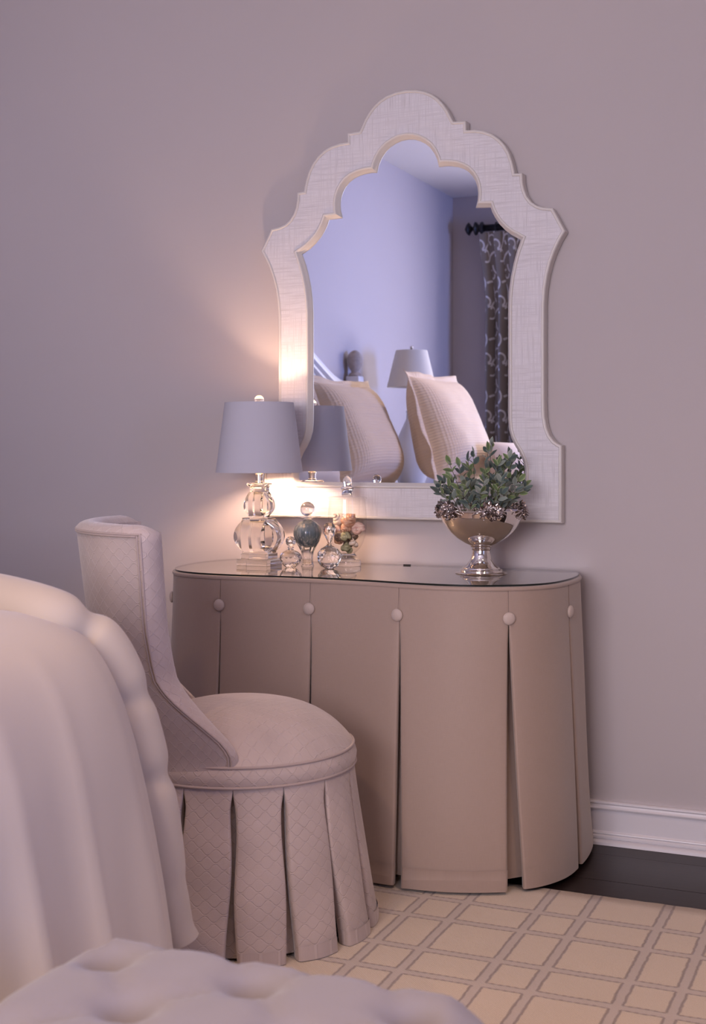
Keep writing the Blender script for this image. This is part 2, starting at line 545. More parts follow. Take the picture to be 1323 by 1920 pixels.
class MB:
    """collects shapes into one mesh"""
    def __init__(self):
        self.v, self.f, self.uv = [], [], []

    def add(self, vs, fs, uvs=None):
        n = len(self.v)
        self.v += [Vector(v) for v in vs]
        self.f += [tuple(i + n for i in f) for f in fs]
        self.uv += uvs if uvs is not None else [(v[0] + v[1], v[2]) for v in vs]
        return self

    def box(self, x0, x1, y0, y1, z0, z1, b=0.0):
        if b <= 0:
            vs = [(x, y, z) for z in (z0, z1) for y in (y0, y1) for x in (x0, x1)]
            fs = [(0, 2, 3, 1), (4, 5, 7, 6), (0, 1, 5, 4), (2, 6, 7, 3), (0, 4, 6, 2), (1, 3, 7, 5)]
            return self.add(vs, fs)
        bm = bmesh.new()
        bmesh.ops.create_cube(bm, size=1)
        for v in bm.verts:
            v.co = Vector(((x0 + x1) / 2 + v.co.x * (x1 - x0), (y0 + y1) / 2 + v.co.y * (y1 - y0), (z0 + z1) / 2 + v.co.z * (z1 - z0)))
        bmesh.ops.bevel(bm, geom=list(bm.edges), offset=b, segments=2, affect='EDGES', profile=0.6)
        bm.verts.index_update()
        self.add([v.co.copy() for v in bm.verts], [tuple(v.index for v in f.verts) for f in bm.faces])
        bm.free()
        return self

    def lathe(self, prof, n=48, c=(0, 0, 0), rot=0.0, rx=1.0, ry=1.0, M4=None):
        vs, fs, uv = [], [], []
        rings = []
        for (r, z) in prof:
            if r <= 1e-6:
                vs.append((0, 0, z))
                uv.append((0, z))
                rings.append([len(vs) - 1])
            else:
                idx = []
                for k in range(n):
                    a = 2 * PI * k / n + rot
                    vs.append((r * cos(a) * rx, r * sin(a) * ry, z))
                    uv.append((r * a, z))
                    idx.append(len(vs) - 1)
                rings.append(idx)
        for a, b in zip(rings, rings[1:]):
            if len(a) == 1 and len(b) == 1:
                continue
            if len(a) == 1:
                fs += [(a[0], b[k], b[(k + 1) % n]) for k in range(n)]
            elif len(b) == 1:
                fs += [(a[k], b[0], a[(k + 1) % n]) for k in range(n)]
            else:
                fs += [(a[k], b[k], b[(k + 1) % n], a[(k + 1) % n]) for k in range(n)]
        if M4 is not None:
            vs = [M4 @ Vector(v) for v in vs]
        vs = [(Vector(v) + Vector(c)) for v in vs]
        return self.add(vs, fs, uv)

    def grid(self, rows, uvrows=None, close_u=False):
        nr, nc = len(rows), len(rows[0])
        vs = [p for r in rows for p in r]
        uv = [p for r in uvrows for p in r] if uvrows else None
        fs = []
        for i in range(nr - 1):
            for j in range(nc - (0 if close_u else 1)):
                k = (j + 1) % nc
                fs.append((i * nc + j, i * nc + k, (i + 1) * nc + k, (i + 1) * nc + j))
        return self.add(vs, fs, uv)

    def tube(self, pts, r, n=8, caps=True):
        pts = [Vector(p) for p in pts]
        rows = []
        up = Vector((0, 0, 1))
        prev = None
        for i, p in enumerate(pts):
            t = (pts[min(i + 1, len(pts) - 1)] - pts[max(i - 1, 0)]).normalized()
            if prev is None:
                a = t.orthogonal().normalized()
            else:
                a = (prev - t * prev.dot(t)).normalized()
            prev = a
            b = t.cross(a)
            rr = r[i] if isinstance(r, (list, tuple)) else r
            rows.append([p + a * cos(2 * PI * k / n) * rr + b * sin(2 * PI * k / n) * rr for k in range(n)])
        base = len(self.v)
        self.grid(rows, close_u=True)
        if caps:
            self.f.append(tuple(base + k for k in range(n)))
            self.f.append(tuple(base + (len(rows) - 1) * n + k for k in range(n)))
        return self

    def sphere(self, c, r, n=24, sz=1.0):
        prof = [(r * sin(PI * i / (n // 2)), -r * sz * cos(PI * i / (n // 2))) for i in range(n // 2 + 1)]
        prof[0] = (0, prof[0][1])
        prof[-1] = (0, prof[-1][1])
        return self.lathe(prof, n, c)

    def build(self, name, mat, parent=None, smooth=True, angle=None, uv=True):
        return obj(name, self.v, self.f, mat, parent, smooth, self.uv if uv else None, angle)


def catmull(pts, n=10, closed=False):
    out = []
    N_ = len(pts)
    rng = range(N_ if closed else N_ - 1)
    for i in rng:
        g = lambda k: Vector(pts[k % N_]) if closed else Vector(pts[max(0, min(N_ - 1, k))])
        p0, p1, p2, p3 = g(i - 1), g(i), g(i + 1), g(i + 2)
        for k in range(n):
            t = k / n
            out.append(0.5 * ((2 * p1) + (p2 - p0) * t + (2 * p0 - 5 * p1 + 4 * p2 - p3) * t * t + (3 * p1 - p0 - 3 * p2 + p3) * t ** 3))
    if not closed:
        out.append(Vector(pts[-1]))
    return out


def smoothstep(a, b, x):
    t = max(0.0, min(1.0, (x - a) / (b - a)))
    return t * t * (3 - 2 * t)


def curve_plate(name, loops, y_front, depth, bevel, mat, parent):
    """flat shape in the xz plane bounded by closed loops (outer, holes), with real thickness and rounded edges"""
    cu = bpy.data.curves.new(name, 'CURVE')
    cu.dimensions = '2D'
    cu.fill_mode = 'BOTH'
    for lp in loops:
        s = cu.splines.new('POLY')
        s.points.add(len(lp) - 1)
        for p, q in zip(s.points, lp):
            p.co = (q[0], q[1], 0, 1)
        s.use_cyclic_u = True
    cu.extrude = max(depth / 2 - bevel, 0.0)
    cu.bevel_depth = bevel
    cu.bevel_resolution = 3
    cu.offset = -bevel
    tmp = bpy.data.objects.new('tmp', cu)
    COL.objects.link(tmp)
    dg = bpy.context.evaluated_depsgraph_get()
    me = bpy.data.meshes.new_from_object(tmp.evaluated_get(dg))
    bpy.data.objects.remove(tmp)
    vs = [Vector((v.co.x, y_front + depth / 2 - v.co.z, v.co.y)) for v in me.vertices]
    fs = [tuple(p.vertices) for p in me.polygons]
    bpy.data.meshes.remove(me)
    # weld
    bm = bmesh.new()
    bv = [bm.verts.new(v) for v in vs]
    for f in fs:
        try:
            bm.faces.new([bv[i] for i in f])
        except ValueError:
            pass
    bmesh.ops.remove_doubles(bm, verts=bm.verts, dist=1e-5)
    bm.verts.index_update()
    o = obj(name, [v.co.copy() for v in bm.verts], [tuple(v.index for v in f.verts) for f in bm.faces], mat, parent, True, None, 35)
    bm.free()
    return o


# ------------------------------------------------------------------ room shell
XL, XR, YB, ZC = -3.04, 2.62, -5.34, 2.92
struct(MB().box(XL - 0.1, XR + 0.1, 0.0, 0.1, -0.05, ZC).build('wall_front', M['wall'], smooth=False))
struct(MB().box(XL - 0.1, XL, YB, 0.0, -0.05, ZC).build('wall_left', M['wall'], smooth=False))
w = MB()
WX0, WX1, WZ0, WZ1 = -1.90, 0.10, 0.85, 2.45
w.box(XL - 0.1, WX0, YB - 0.12, YB, -0.05, ZC).box(WX1, XR + 0.1, YB - 0.12, YB, -0.05, ZC)
w.box(WX0, WX1, YB - 0.12, YB, -0.05, WZ0).box(WX0, WX1, YB - 0.12, YB, WZ1, ZC)
struct(w.build('wall_back', M['wall'], smooth=False))
w = MB()
SY0, SY1 = -4.3, -2.7
w.box(XR, XR + 0.12, YB, SY0, -0.05, ZC).box(XR, XR + 0.12, SY1, 0, -0.05, ZC)
w.box(XR, XR + 0.12, SY0, SY1, -0.05, WZ0).box(XR, XR + 0.12, SY0, SY1, WZ1, ZC)
struct(w.build('wall_right', M['wall'], smooth=False))
struct(MB().box(XL - 0.1, XR + 0.1, YB - 0.12, 0.1, ZC, ZC + 0.08).build('ceiling', M['ceiling'], smooth=False))


def window(name, horiz, a0, a1, pos, out):
    """sash window: frame as the structure, sash bars and panes as its pieces"""
    def B(mb, s0, s1, d0, d1, z0, z1):
        lo, hi = min(d0, d1), max(d0, d1)
        if horiz:
            mb.box(s0, s1, lo, hi, z0, z1)
        else:
            mb.box(lo, hi, s0, s1, z0, z1)
    m = MB()
    t = 0.05
    d0, d1 = pos - out * 0.02, pos + out * 0.10
    B(m, a0 - 0.07, a0 + t, d0, d1, WZ0 - 0.07, WZ1 + 0.07)
    B(m, a1 - t, a1 + 0.07, d0, d1, WZ0 - 0.07, WZ1 + 0.07)
    B(m, a0 + t, a1 - t, d0, d1, WZ0 - 0.07, WZ0 + t)
    B(m, a0 + t, a1 - t, d0, d1, WZ1 - t, WZ1 + 0.07)
    fr = struct(m.build(name, M['trim'], smooth=False))
    nx = 3
    for i in range(nx):
        s0 = a0 + t + (a1 - a0 - 2 * t) * i / nx
        s1 = a0 + t + (a1 - a0 - 2 * t) * (i + 1) / nx
        for j in range(2):
            z0 = WZ0 + t + (WZ1 - WZ0 - 2 * t) * j / 2
            z1 = WZ0 + t + (WZ1 - WZ0 - 2 * t) * (j + 1) / 2
            p = MB()
            B(p, s0 + 0.012, s1 - 0.012, pos + out * 0.05, pos + out * 0.054, z0 + 0.012, z1 - 0.012)
            p.build('pane', M['paneglass'], fr, smooth=False)
        if i:
            b = MB()
            B(b, s0 - 0.012, s0 + 0.012, pos + out * 0.03, pos + out * 0.07, WZ0 + t, WZ1 - t)
            b.build('sash_bar', M['trim'], fr, smooth=False)
    b = MB()
    zm = (WZ0 + WZ1) / 2
    B(b, a0 + t, a1 - t, pos + out * 0.03, pos + out * 0.07, zm - 0.012, zm + 0.012)
    b.build('sash_bar', M['trim'], fr, smooth=False)


window('window_1', True, WX0, WX1, YB, -1)
window('window_2', False, SY0, SY1, XR, 1)

# floor: boards laid along the mirror wall
fl = struct(MB().box(XL - 0.1, XR + 0.1, YB - 0.12, 0.1, -0.06, -0.012).build('floor', M['floorbase'], smooth=False))
BW = 0.108
iy = 0
y = 0.0
board_meshes = {}
while y > YB:
    x = XL - random.uniform(0, 1.2)
    ln_opts = (1.5, 1.9, 2.3)
    while x < XR:
        ln = random.choice(ln_opts)
        if ln not in board_meshes:
            me = None
        x0, x1 = max(x, XL), min(x + ln, XR)
        if x1 - x0 > 0.05:
            yy0 = max(y - BW, YB)
            b = MB().box(x0 + 0.0006, x1 - 0.0006, yy0 + 0.0006, y - 0.0006, -0.012, random.uniform(-0.0006, 0.0))
            b.build('floorboard', M['wood'], fl, smooth=False)
        x += ln
    y -= BW

# baseboards: moulded cap, flat field, stepped shoe
bprof = [(0.0, 0.119), (0.012, 0.1185), (0.0155, 0.1165), (0.016, 0.113), (0.0135, 0.109), (0.0145, 0.104), (0.0185, 0.100), (0.0175, 0.0965), (0.0125, 0.0955),
         (0.0115, 0.093), (0.0115, 0.036), (0.0135, 0.033), (0.0165, 0.032), (0.0175, 0.029), (0.0155, 0.0265), (0.018, 0.0255), (0.0205, 0.0225), (0.0205, 0.0165),
         (0.0175, 0.0145), (0.0185, 0.0135), (0.024, 0.012), (0.0285, 0.008), (0.030, 0.0)]


def baseboard(name, p0, p1, nrm):
    rows = []
    for (px, py) in (p0, p1):
        rows.append([Vector((px + nrm[0] * (o + 0.0002), py + nrm[1] * (o + 0.0002), z)) for o, z in bprof] + [Vector((px, py, 0.0))])
    m = MB()
    m.grid(rows)
    n = len(rows[0])
    m.f.append(tuple(range(n)))
    m.f.append(tuple(range(n, 2 * n)))
    struct(m.build(name, M['trim'], smooth=False))


baseboard('baseboard_front', (XL, 0), (XR, 0), (0, -1))
baseboard('baseboard_left', (XL, 0), (XL, YB), (1, 0))
baseboard('baseboard_back', (XL, YB), (XR, YB), (0, 1))
baseboard('baseboard_right', (XR, 0), (XR, YB), (-1, 0))

# ------------------------------------------------------------------ rug
RT = 0.007
def rug():
    x0, x1, y0, y1 = -2.75, 1.35, -4.6, -0.462
    m = MB()
    # slightly wavy whip-stitched rim
    nx, ny = 330, 60
    top = []
    for j in range(ny + 1):
        row = []
        for i in range(nx + 1):
            x = x0 + (x1 - x0) * i / nx
            y = y0 + (y1 - y0) * (j / ny) ** 0.8
            if j == ny:
                y += 0.0022 * (noise.noise((x * 90, 0, 1)) + sin(x * 420) * 0.4) + 0.004 * noise.noise((x * 4, 2, 0))
            row.append(Vector((x, y, RT + 0.0008 * noise.noise((x * 6, y * 6, 0)))))
        top.append(row)
    rows = [[Vector((p.x, p.y, 0.0006)) for p in top[0]]] + top + [[Vector((p.x, p.y + 0.001, RT * 0.5)) for p in top[-1]], [Vector((p.x, p.y, 0.0006)) for p in top[-1]]]
    m.grid(rows)
    o = m.build('plaid_rug', M['rug'], uv=False)
    tag(o, 'large cream wool rug with a woven taupe plaid grid on the dark floor', 'rug')


rug()

# ------------------------------------------------------------------ mirror
MX = -1.373
outer_half = [(0, 2.164), (.032, 2.161), (.061, 2.153), (.083, 2.142), (.102, 2.127), (.118, 2.109), (.132, 2.088), (.143, 2.065), (.148, 2.056), (.187, 2.054), (.187, 2.027),
              (.213, 2.026), (.240, 2.020), (.265, 2.009), (.286, 1.993), (.303, 1.973), (.316, 1.950), (.325, 1.924), (.330, 1.902), (.332, 1.890), (.355, 1.889), (.356, 1.862), (.360, 1.842),
              (.368, 1.822), (.381, 1.805), (.396, 1.794), (.415, 1.787), (.443, 1.783), (.479, 1.716), (.463, 1.690), (.449, 1.661), (.437, 1.629), (.428, 1.595), (.422, 1.557), (.419, 1.515), (.4185, 1.46),
              (.4185, 1.24), (.420, 1.195), (.425, 1.165), (.434, 1.142), (.446, 1.126), (.459, 1.117), (.469, 1.113), (.469, .894)]
inner_half = [(0, 2.021), (.020, 2.019), (.038, 2.013), (.056, 2.003), (.071, 1.990), (.084, 1.972), (.093, 1.952), (.098, 1.931), (.118, 1.932), (.138, 1.930), (.157, 1.926), (.174, 1.919), (.189, 1.909),
              (.201, 1.896), (.210, 1.881), (.216, 1.864), (.218, 1.845), (.217, 1.825), (.211, 1.803), (.256, 1.801), (.261, 1.786), (.270, 1.769), (.283, 1.750), (.300, 1.732), (.320, 1.716), (.346, 1.701),
              (.334, 1.670), (.324, 1.634), (.316, 1.597), (.311, 1.560), (.3085, 1.52), (.3085, 1.19), (.311, 1.158), (.318, 1.134), (.329, 1.112), (.342, 1.092), (.352, 1.070), (.357, 1.048), (.357, 1.010), (.350, 1.003)]


def full(h):
    r = [(MX + a, b) for a, b in h]
    l = [(MX - a, b) for a, b in reversed(h) if a > 1e-6]
    return r + l


def offset_loop(lp, d):
    """polygon offset with limited mitre; d>0 grows"""
    n = len(lp)
    area = sum(lp[i][0] * lp[(i + 1) % n][1] - lp[(i + 1) % n][0] * lp[i][1] for i in range(n))
    sg = 1 if area > 0 else -1
    out = []
    for i in range(n):
        a, b, c = Vector(lp[i - 1]), Vector(lp[i]), Vector(lp[(i + 1) % n])
        t1, t2 = (b - a).normalized(), (c - b).normalized()
        n1, n2 = Vector((t1.y, -t1.x)) * sg, Vector((t2.y, -t2.x)) * sg
        h = (n1 + n2)
        h = h.normalized() if h.length > 1e-6 else n1
        k = d / max(0.45, h.dot(n1))
        out.append(tuple(b + h * k))
    return out


def strip_loops(name, loops_yz, mat, parent, angle=40):
    """ribbon through matching loops [(loop, y)]"""
    m = MB()
    rows = [[Vector((p[0], yy, p[1])) for p in lp] for lp, yy in loops_yz]
    m.grid(rows, close_u=True)
    return m.build(name, mat, parent, True, angle)


mir = thing('wall_mirror', 'tall arched wall mirror in a stepped whitewashed frame hanging above the skirted table', 'mirror', (MX, -0.002, 0.894))
O0, I0 = full(outer_half), full(inner_half)
YF = -0.038
I_lip = offset_loop(I0, 0.004)
I_mould = offset_loop(I0, 0.016)
O_in = offset_loop(O0, -0.009)
curve_plate('frame_face', [O_in, I_mould], YF, 0.014, 0.0004, M['raffia'], mir)
# rounded cream edging running round the outside
edge = [(O_in, YF - 0.0005), (offset_loop(O0, -0.0065), YF - 0.0032), (offset_loop(O0, -0.003), YF - 0.003), (offset_loop(O0, -0.0006), YF - 0.0005), (O0, YF + 0.004), (O0, -0.004), (offset_loop(O0, -0.03), -0.002)]
strip_loops('frame_edging', edge, M['cream'], mir, 50)
# inner moulding: bead, cove, lip
mould = [(I_mould, YF + 0.003), (I_mould, YF - 0.002), (offset_loop(I0, 0.0135), YF - 0.0045), (offset_loop(I0, 0.0105), YF - 0.004), (offset_loop(I0, 0.008), YF + 0.001), (offset_loop(I0, 0.004), YF + 0.010),
         (offset_loop(I0, 0.0015), YF + 0.013), (I0, YF + 0.016), (I0, YF + 0.024)]
strip_loops('frame_moulding', mould, M['cream'], mir, 60)
O_g = offset_loop(I0, 0.012)
nG = len(O_g)
obj('mirror_glass', [(p[0], -0.0195, p[1]) for p in O_g] + [(p[0], -0.0145, p[1]) for p in O_g],
    [tuple(range(nG)), tuple(range(nG, 2 * nG))] + [(k, (k + 1) % nG, (k + 1) % nG + nG, k + nG) for k in range(nG)], M['mirror'], mir, smooth=False)
curve_plate('back_board', [offset_loop(O0, -0.02)], -0.0125, 0.0095, 0.0002, M['walnut'], mir)

# ------------------------------------------------------------------ skirted dressing table
TZ = 0.755           # cloth top
HEM = 0.016
front = [(-1.930, -0.030), (-1.962, -0.085), (-1.985, -0.170), (-1.985, -0.260), (-1.962, -0.370), (-1.905, -0.455), (-1.816, -0.497), (-1.700, -0.505), (-1.560, -0.492), (-1.440, -0.488), (-1.310, -0.500),
         (-1.184, -0.520), (-1.080, -0.526), (-0.999, -0.511), (-0.935, -0.479), (-0.884, -0.438), (-0.845, -0.372), (-0.828, -0.290), (-0.824, -0.200), (-0.834, -0.110), (-0.860, -0.030)]
fpath = catmull([(a, b, 0) for a, b in front], 14)
flen = [0.0]
for a, b in zip(fpath, fpath[1:]):
    flen.append(flen[-1] + (b - a).length)
LT = flen[-1]


def fp(s):
    s = max(0.0, min(LT, s))
    import bisect
    i = min(len(flen) - 2, max(0, bisect.bisect_right(flen, s) - 1))
    t = (s - flen[i]) / max(1e-9, flen[i + 1] - flen[i])
    return fpath[i].lerp(fpath[i + 1], t)


def fn(s):
    d = (fp(s + 0.02) - fp(s - 0.02)).normalized()
    return Vector((-d.y, d.x, 0)) * -1.0


def s_of(x, y):
    i = min(range(len(fpath)), key=lambda k: (fpath[k].x - x) ** 2 + (fpath[k].y - y) ** 2)
    return flen[i]


tbl = thing('dressing_table', 'skirted kidney dressing table in taupe silk with covered buttons, below the mirror', 'dressing table', (-1.38, -0.26, 0.0))
# frame that carries it
m = MB()
inner = [fp(LT * k / 60) for k in range(61)]
ins = []
for k in range(61):
    s = LT * k / 60
    p = fp(s) - fn(s) * 0.03
    ins.append(Vector((p.x, min(p.y, -0.035), 0)))
nI = len(ins)
m.add([Vector((p.x, p.y, 0.715)) for p in ins] + [Vector((p.x, p.y, TZ - 0.004)) for p in ins],
      [tuple(range(nI)), tuple(range(nI, 2 * nI))] + [(k, (k + 1) % nI, (k + 1) % nI + nI, k + nI) for k in range(nI)])
m.build('table_board', M['walnut'], tbl, smooth=False)
for lx, ly in ((-1.86, -0.10), (-1.80, -0.40), (-0.96, -0.38), (-0.92, -0.10)):
    MB().lathe([(0, 0.0), (0.014, 0.0), (0.014, 0.012), (0.019, 0.03), (0.024, 0.715), (0, 0.715)], 12, (lx, ly, 0.001)).build('leg', M['walnut'], tbl)
# cloth top with welt
m = MB()
NP = 160
loops = []
for off, z in ((-0.02, TZ), (-0.006, TZ + 0.0015), (0.001, TZ + 0.0005), (0.0035, TZ - 0.004), (0.0025, TZ - 0.008)):
    lp = []
    for k in range(NP + 1):
        s = LT * k / NP
        p = fp(s) + fn(s) * off
        lp.append(Vector((p.x, min(p.y, -0.022), z)))
    loops.append(lp)
m.grid(loops, [[(p.x, p.y) for p in lp] for lp in loops])
m.add(loops[0], [tuple(range(NP + 1))], [(p.x, p.y) for p in loops[0]])
m.build('cloth_top', M['silk'], tbl, smooth=True, angle=60)

pleats = [s_of(-1.737, -0.503), s_of(-1.478, -0.489), s_of(-1.209, -0.517), s_of(-0.932, -0.477)]
pleats.append(s_of(-0.829, -0.280))
pleats.insert(0, pleats[0] - 0.26)
pleats.insert(0, pleats[0] - 0.26)
gaps = {0: 0.012, 1: 0.012, 2: 0.010, 3: 0.012, 4: 0.019, 5: 0.040, 6: 0.026}
edges = [0.0] + pleats + [LT]
DS = {1: 0.01, 2: 0.02, 3: 0.035, 4: 0.045, 5: 0.0, 6: 0.0}     # pleats drift sideways towards the hem
VB = 0.100           # button depth below the top as a share of height


def flare(s, v):
    x = fp(s).x
    base = 0.072 * smoothstep(-1.98, -1.6, x) * (1 - smoothstep(-1.1, -0.80, x)) + 0.034
    return base * (v ** 1.25)


def skirt_pt(s, v, inward):
    p = fp(s) + fn(s) * (flare(s, v) - inward)
    z = TZ - 0.004 - v * (TZ - 0.004 - HEM)
    # soft billow of the cloth
    b = 0.005 * v * sin(s * 11 + 1.3 * v * 3) + 0.003 * noise.noise((s * 5, v * 2, 3))
    p = p + fn(s) * b * min(1.0, 1 - inward * 8)
    return Vector((p.x, min(p.y, -0.012), z))


for i in range(len(edges) - 1):
    s0, s1 = edges[i], edges[i + 1]
    gl = gaps.get(i - 1, 0.0) * 0.5 if i > 0 else 0.0
    gr = gaps.get(i, 0.0) * 0.5 if i < len(edges) - 2 else 0.0
    m = MB()
    rows, uvr = [], []
    NV = 44
    for jv in range(NV + 1):
        v = jv / NV
        op = smoothstep(VB, VB + 0.10, v)
        vv = max(0.0, (v - VB) / (1 - VB))
        el = s0 + gl * vv ** 0.9 * (1 if i > 0 else 0) + DS.get(i - 1, 0) * v
        er = s1 - gr * vv ** 0.9 * (1 if i < len(edges) - 2 else 0) + DS.get(i, 0) * v
        cols = []
        fold = 0.034 * op
        hl, hr = i > 0, i < len(edges) - 2
        if hl:
            cols += [(el + 0.030 * op, fold), (el + 0.010 * op, fold * 0.85), (el + 0.002 * op, fold * 0.45), (el + 0.0, 0.004 * op + 0.0006), (el + 0.0025, 0.0009 * op), (el + 0.006, 0.0)]
        else:
            cols += [(el, 0)]
        NU = 16
        for k in range(1, NU):
            cols.append((el + 0.006 + (er - el - 0.012) * k / NU, 0.0))
        if hr:
            cols += [(er - 0.006, 0.0), (er - 0.0025, 0.0009 * op), (er, 0.004 * op + 0.0006), (er - 0.002 * op, fold * 0.45), (er - 0.010 * op, fold * 0.85), (er - 0.030 * op, fold)]
        else:
            cols += [(er, 0)]
        row, uvv = [], []
        A_, B_ = skirt_pt(el, v, 0), skirt_pt(er, v, 0)
        for (s, inw) in cols:
            p = skirt_pt(s, v, inw)
            if inw < 0.004 and 1 < i < len(edges) - 3:
                t_ = max(0, min(1, (s - el) / (er - el)))
                p = p.lerp(A_.lerp(B_, t_), 0.55 * v ** 1.5 * min(1, 12 * t_, 12 * (1 - t_)))
            if jv == NV:
                mid = (s - (s0 + s1) / 2) / (s1 - s0) * 2
                p.z -= 0.002 * (1 - mid * mid)
            row.append(p)
            uvv.append((s + inw, p.z))
        rows.append(row)
        uvr.append(uvv)
    # turned-up hem
    rows.append([Vector((p.x, p.y, p.z + 0.001)) - fn((s0 + s1) / 2) * 0.003 for p in rows[-1]])
    uvr.append(uvr[-1])
    rows.append([Vector((p.x, p.y, p.z + 0.05)) - fn((s0 + s1) / 2) * 0.0015 for p in rows[-1]])
    uvr.append(uvr[-1])
    m.grid(rows, uvr)
    m.build('skirt_panel', M['silk'], tbl, smooth=True, angle=70)

for i, s in enumerate(pleats):
    m = MB()
    rows, uvr = [], []
    for jv in range(15):
        v = VB + 0.03 + (1 - VB - 0.035) * jv / 14
        hw = 0.045
        row = [skirt_pt(s + DS.get(i, 0) * v - hw + 2 * hw * k / 8, v, 0.036 + 0.006 * min(1, (v - VB) * 3)) for k in range(9)]
        for p in row:
            p.z += 0.012
        rows.append(row)
        uvr.append([(s - hw + 2 * hw * k / 8, p.z) for k, p in enumerate(row)])
    m.grid(rows, uvr)
    m.build('pleat_insert', M['silk'], tbl)
    # stitched seam above the button
    pts = [skirt_pt(s, VB * q / 6, -0.0003) for q in range(7)]
    MB().tube(pts, 0.0006, 6).build('seam', M['thread'], tbl)
    # covered button
    c = skirt_pt(s, VB, -0.0035)
    nrm = fn(s)
    rotM = nrm.to_track_quat('Z', 'Y').to_matrix().to_4x4()
    m = MB()
    m.lathe([(0, -0.004), (0.0125, -0.004), (0.0155, -0.002), (0.0163, 0.0005), (0.0150, 0.003), (0.0115, 0.0052), (0.006, 0.0066), (0, 0.0071)], 32, c, M4=rotM)
    m.build('button', M['button'], tbl)

# glass sheet on the table
GZ = TZ + 0.0065
m = MB()
gl = []
for k in range(NP + 1):
    s = LT * k / NP
    p = fp(s) - fn(s) * 0.004
    gl.append(Vector((p.x, min(p.y, -0.030), 0)))
ng = len(gl)
glt = thing('glass_tabletop', 'thin clear glass sheet with dark polished edge lying on the skirted table', 'glass sheet', (-1.38, -0.26, TZ + 0.002))
m.add([Vector((p.x, p.y, GZ)) for p in gl], [tuple(range(ng))])
m.build('glass_sheet', M['topglass'], glt, smooth=False)
m = MB()
m.grid([[Vector((p.x, p.y, GZ)) for p in gl], [Vector((p.x, p.y, TZ + 0.0018)) for p in gl]], close_u=True)
m.build('glass_edge', M['glassedge'], glt, smooth=True)
G = GZ + 0.0003

# ------------------------------------------------------------------ crystal lamp
LX, LY = -1.772, -0.205
lamp = thing('table_lamp', 'stacked crystal table lamp with grey drum shade at the left end of the glass tabletop', 'lamp', (LX, LY, G))
def octa(prof, cham=0.30, n8=True):
    """square plan with chamfered corners, lofted"""
    m = MB()
    rows = []
    for h, z in prof:
        c = h * cham
        pts = [(h, -h + c), (h, h - c), (h - c, h), (-h + c, h), (-h, h - c), (-h, -h + c), (-h + c, -h), (h - c, -h)]
        rows.append([Vector((LX + a, LY + b, z)) for a, b in pts])
    m.grid(rows, close_u=True)
    m.f.append(tuple(range(8)))
    m.f.append(tuple(len(m.v) - 8 + k for k in range(8)))
    return m
MB().box(LX - 0.050, LX + 0.050, LY - 0.050, LY + 0.050, G, G + 0.0185, 0.0012).build('base_plinth', M['crystal'], lamp, smooth=False)
MB().box(LX - 0.0405, LX + 0.0405, LY - 0.0405, LY + 0.0405, G + 0.0188, G + 0.0338, 0.0012).build('base_step', M['crystal'], lamp, smooth=False)
def cross(prof, t):
    """two thick crossed discs: plus-shaped plan whose arms swell with height"""
    m = MB()
    rows = []
    for h, z in prof:
        h = max(h, t + 0.0004)
        pts = [(h, -t), (h, t), (t, t), (t, h), (-t, h), (-t, t), (-h, t), (-h, -t), (-t, -t), (-t, -h), (t, -h), (t, -t)]
        rows.append([Vector((LX + a, LY + b, z)) for a, b in pts])
    m.grid(rows, close_u=True)
    m.f.append(tuple(range(12)))
    m.f.append(tuple(len(m.v) - 12 + k for k in range(12)))
    return m
def bulge(z0, z1, hm, h0, h1, n=14, pk=0.5, pw=0.5):
    out = []
    for k in range(n + 1):
        t = k / n
        a = (t / pk) if t < pk else (1 - t) / (1 - pk)
        w_ = math.sin(a * PI / 2) ** (2 * pw)
        e = h0 if t < pk else h1
        out.append((e + (hm - e) * w_, z0 + (z1 - z0) * t))
    return out
cross(bulge(G + 0.0342, G + 0.1395, 0.0660, 0.030, 0.026, 20, 0.48, 0.42), 0.0370).build('lower_crystal', M['crystal'], lamp, True, 30)
cross(bulge(G + 0.1400, G + 0.2150, 0.0410, 0.0180, 0.0225, 16, 0.42, 0.5), 0.0225).build('upper_crystal', M['crystal'], lamp, True, 30)
octa([(0.0225, G + 0.2153), (0.0235, G + 0.220), (0.0225, G + 0.225)], 0.2).build('crystal_band', M['crystal'], lamp, False)
octa([(0.0225, G + 0.2253), (0.0250, G + 0.231), (0.0300, G + 0.2365), (0.0300, G + 0.240), (0.028, G + 0.2415)], 0.2).build('crystal_collar', M['crystal'], lamp, False)
MB().lathe([(0, G + 0.2417), (0.0135, G + 0.2417), (0.0135, G + 0.246), (0.0115, G + 0.247), (0.0115, G + 0.263), (0.0135, G + 0.264), (0.0135, G + 0.268), (0, G + 0.268)], 24, (LX, LY, 0)).build('neck', M['nickel'], lamp, True, 40)
MB().lathe([(0, G + 0.268), (0.011, G + 0.268), (0.016, G + 0.275), (0.016, G + 0.310), (0.012, G + 0.318), (0, G + 0.318)], 24, (LX, LY, 0)).build('socket', M['nickel'], lamp, True, 40)
BZ = 1.118
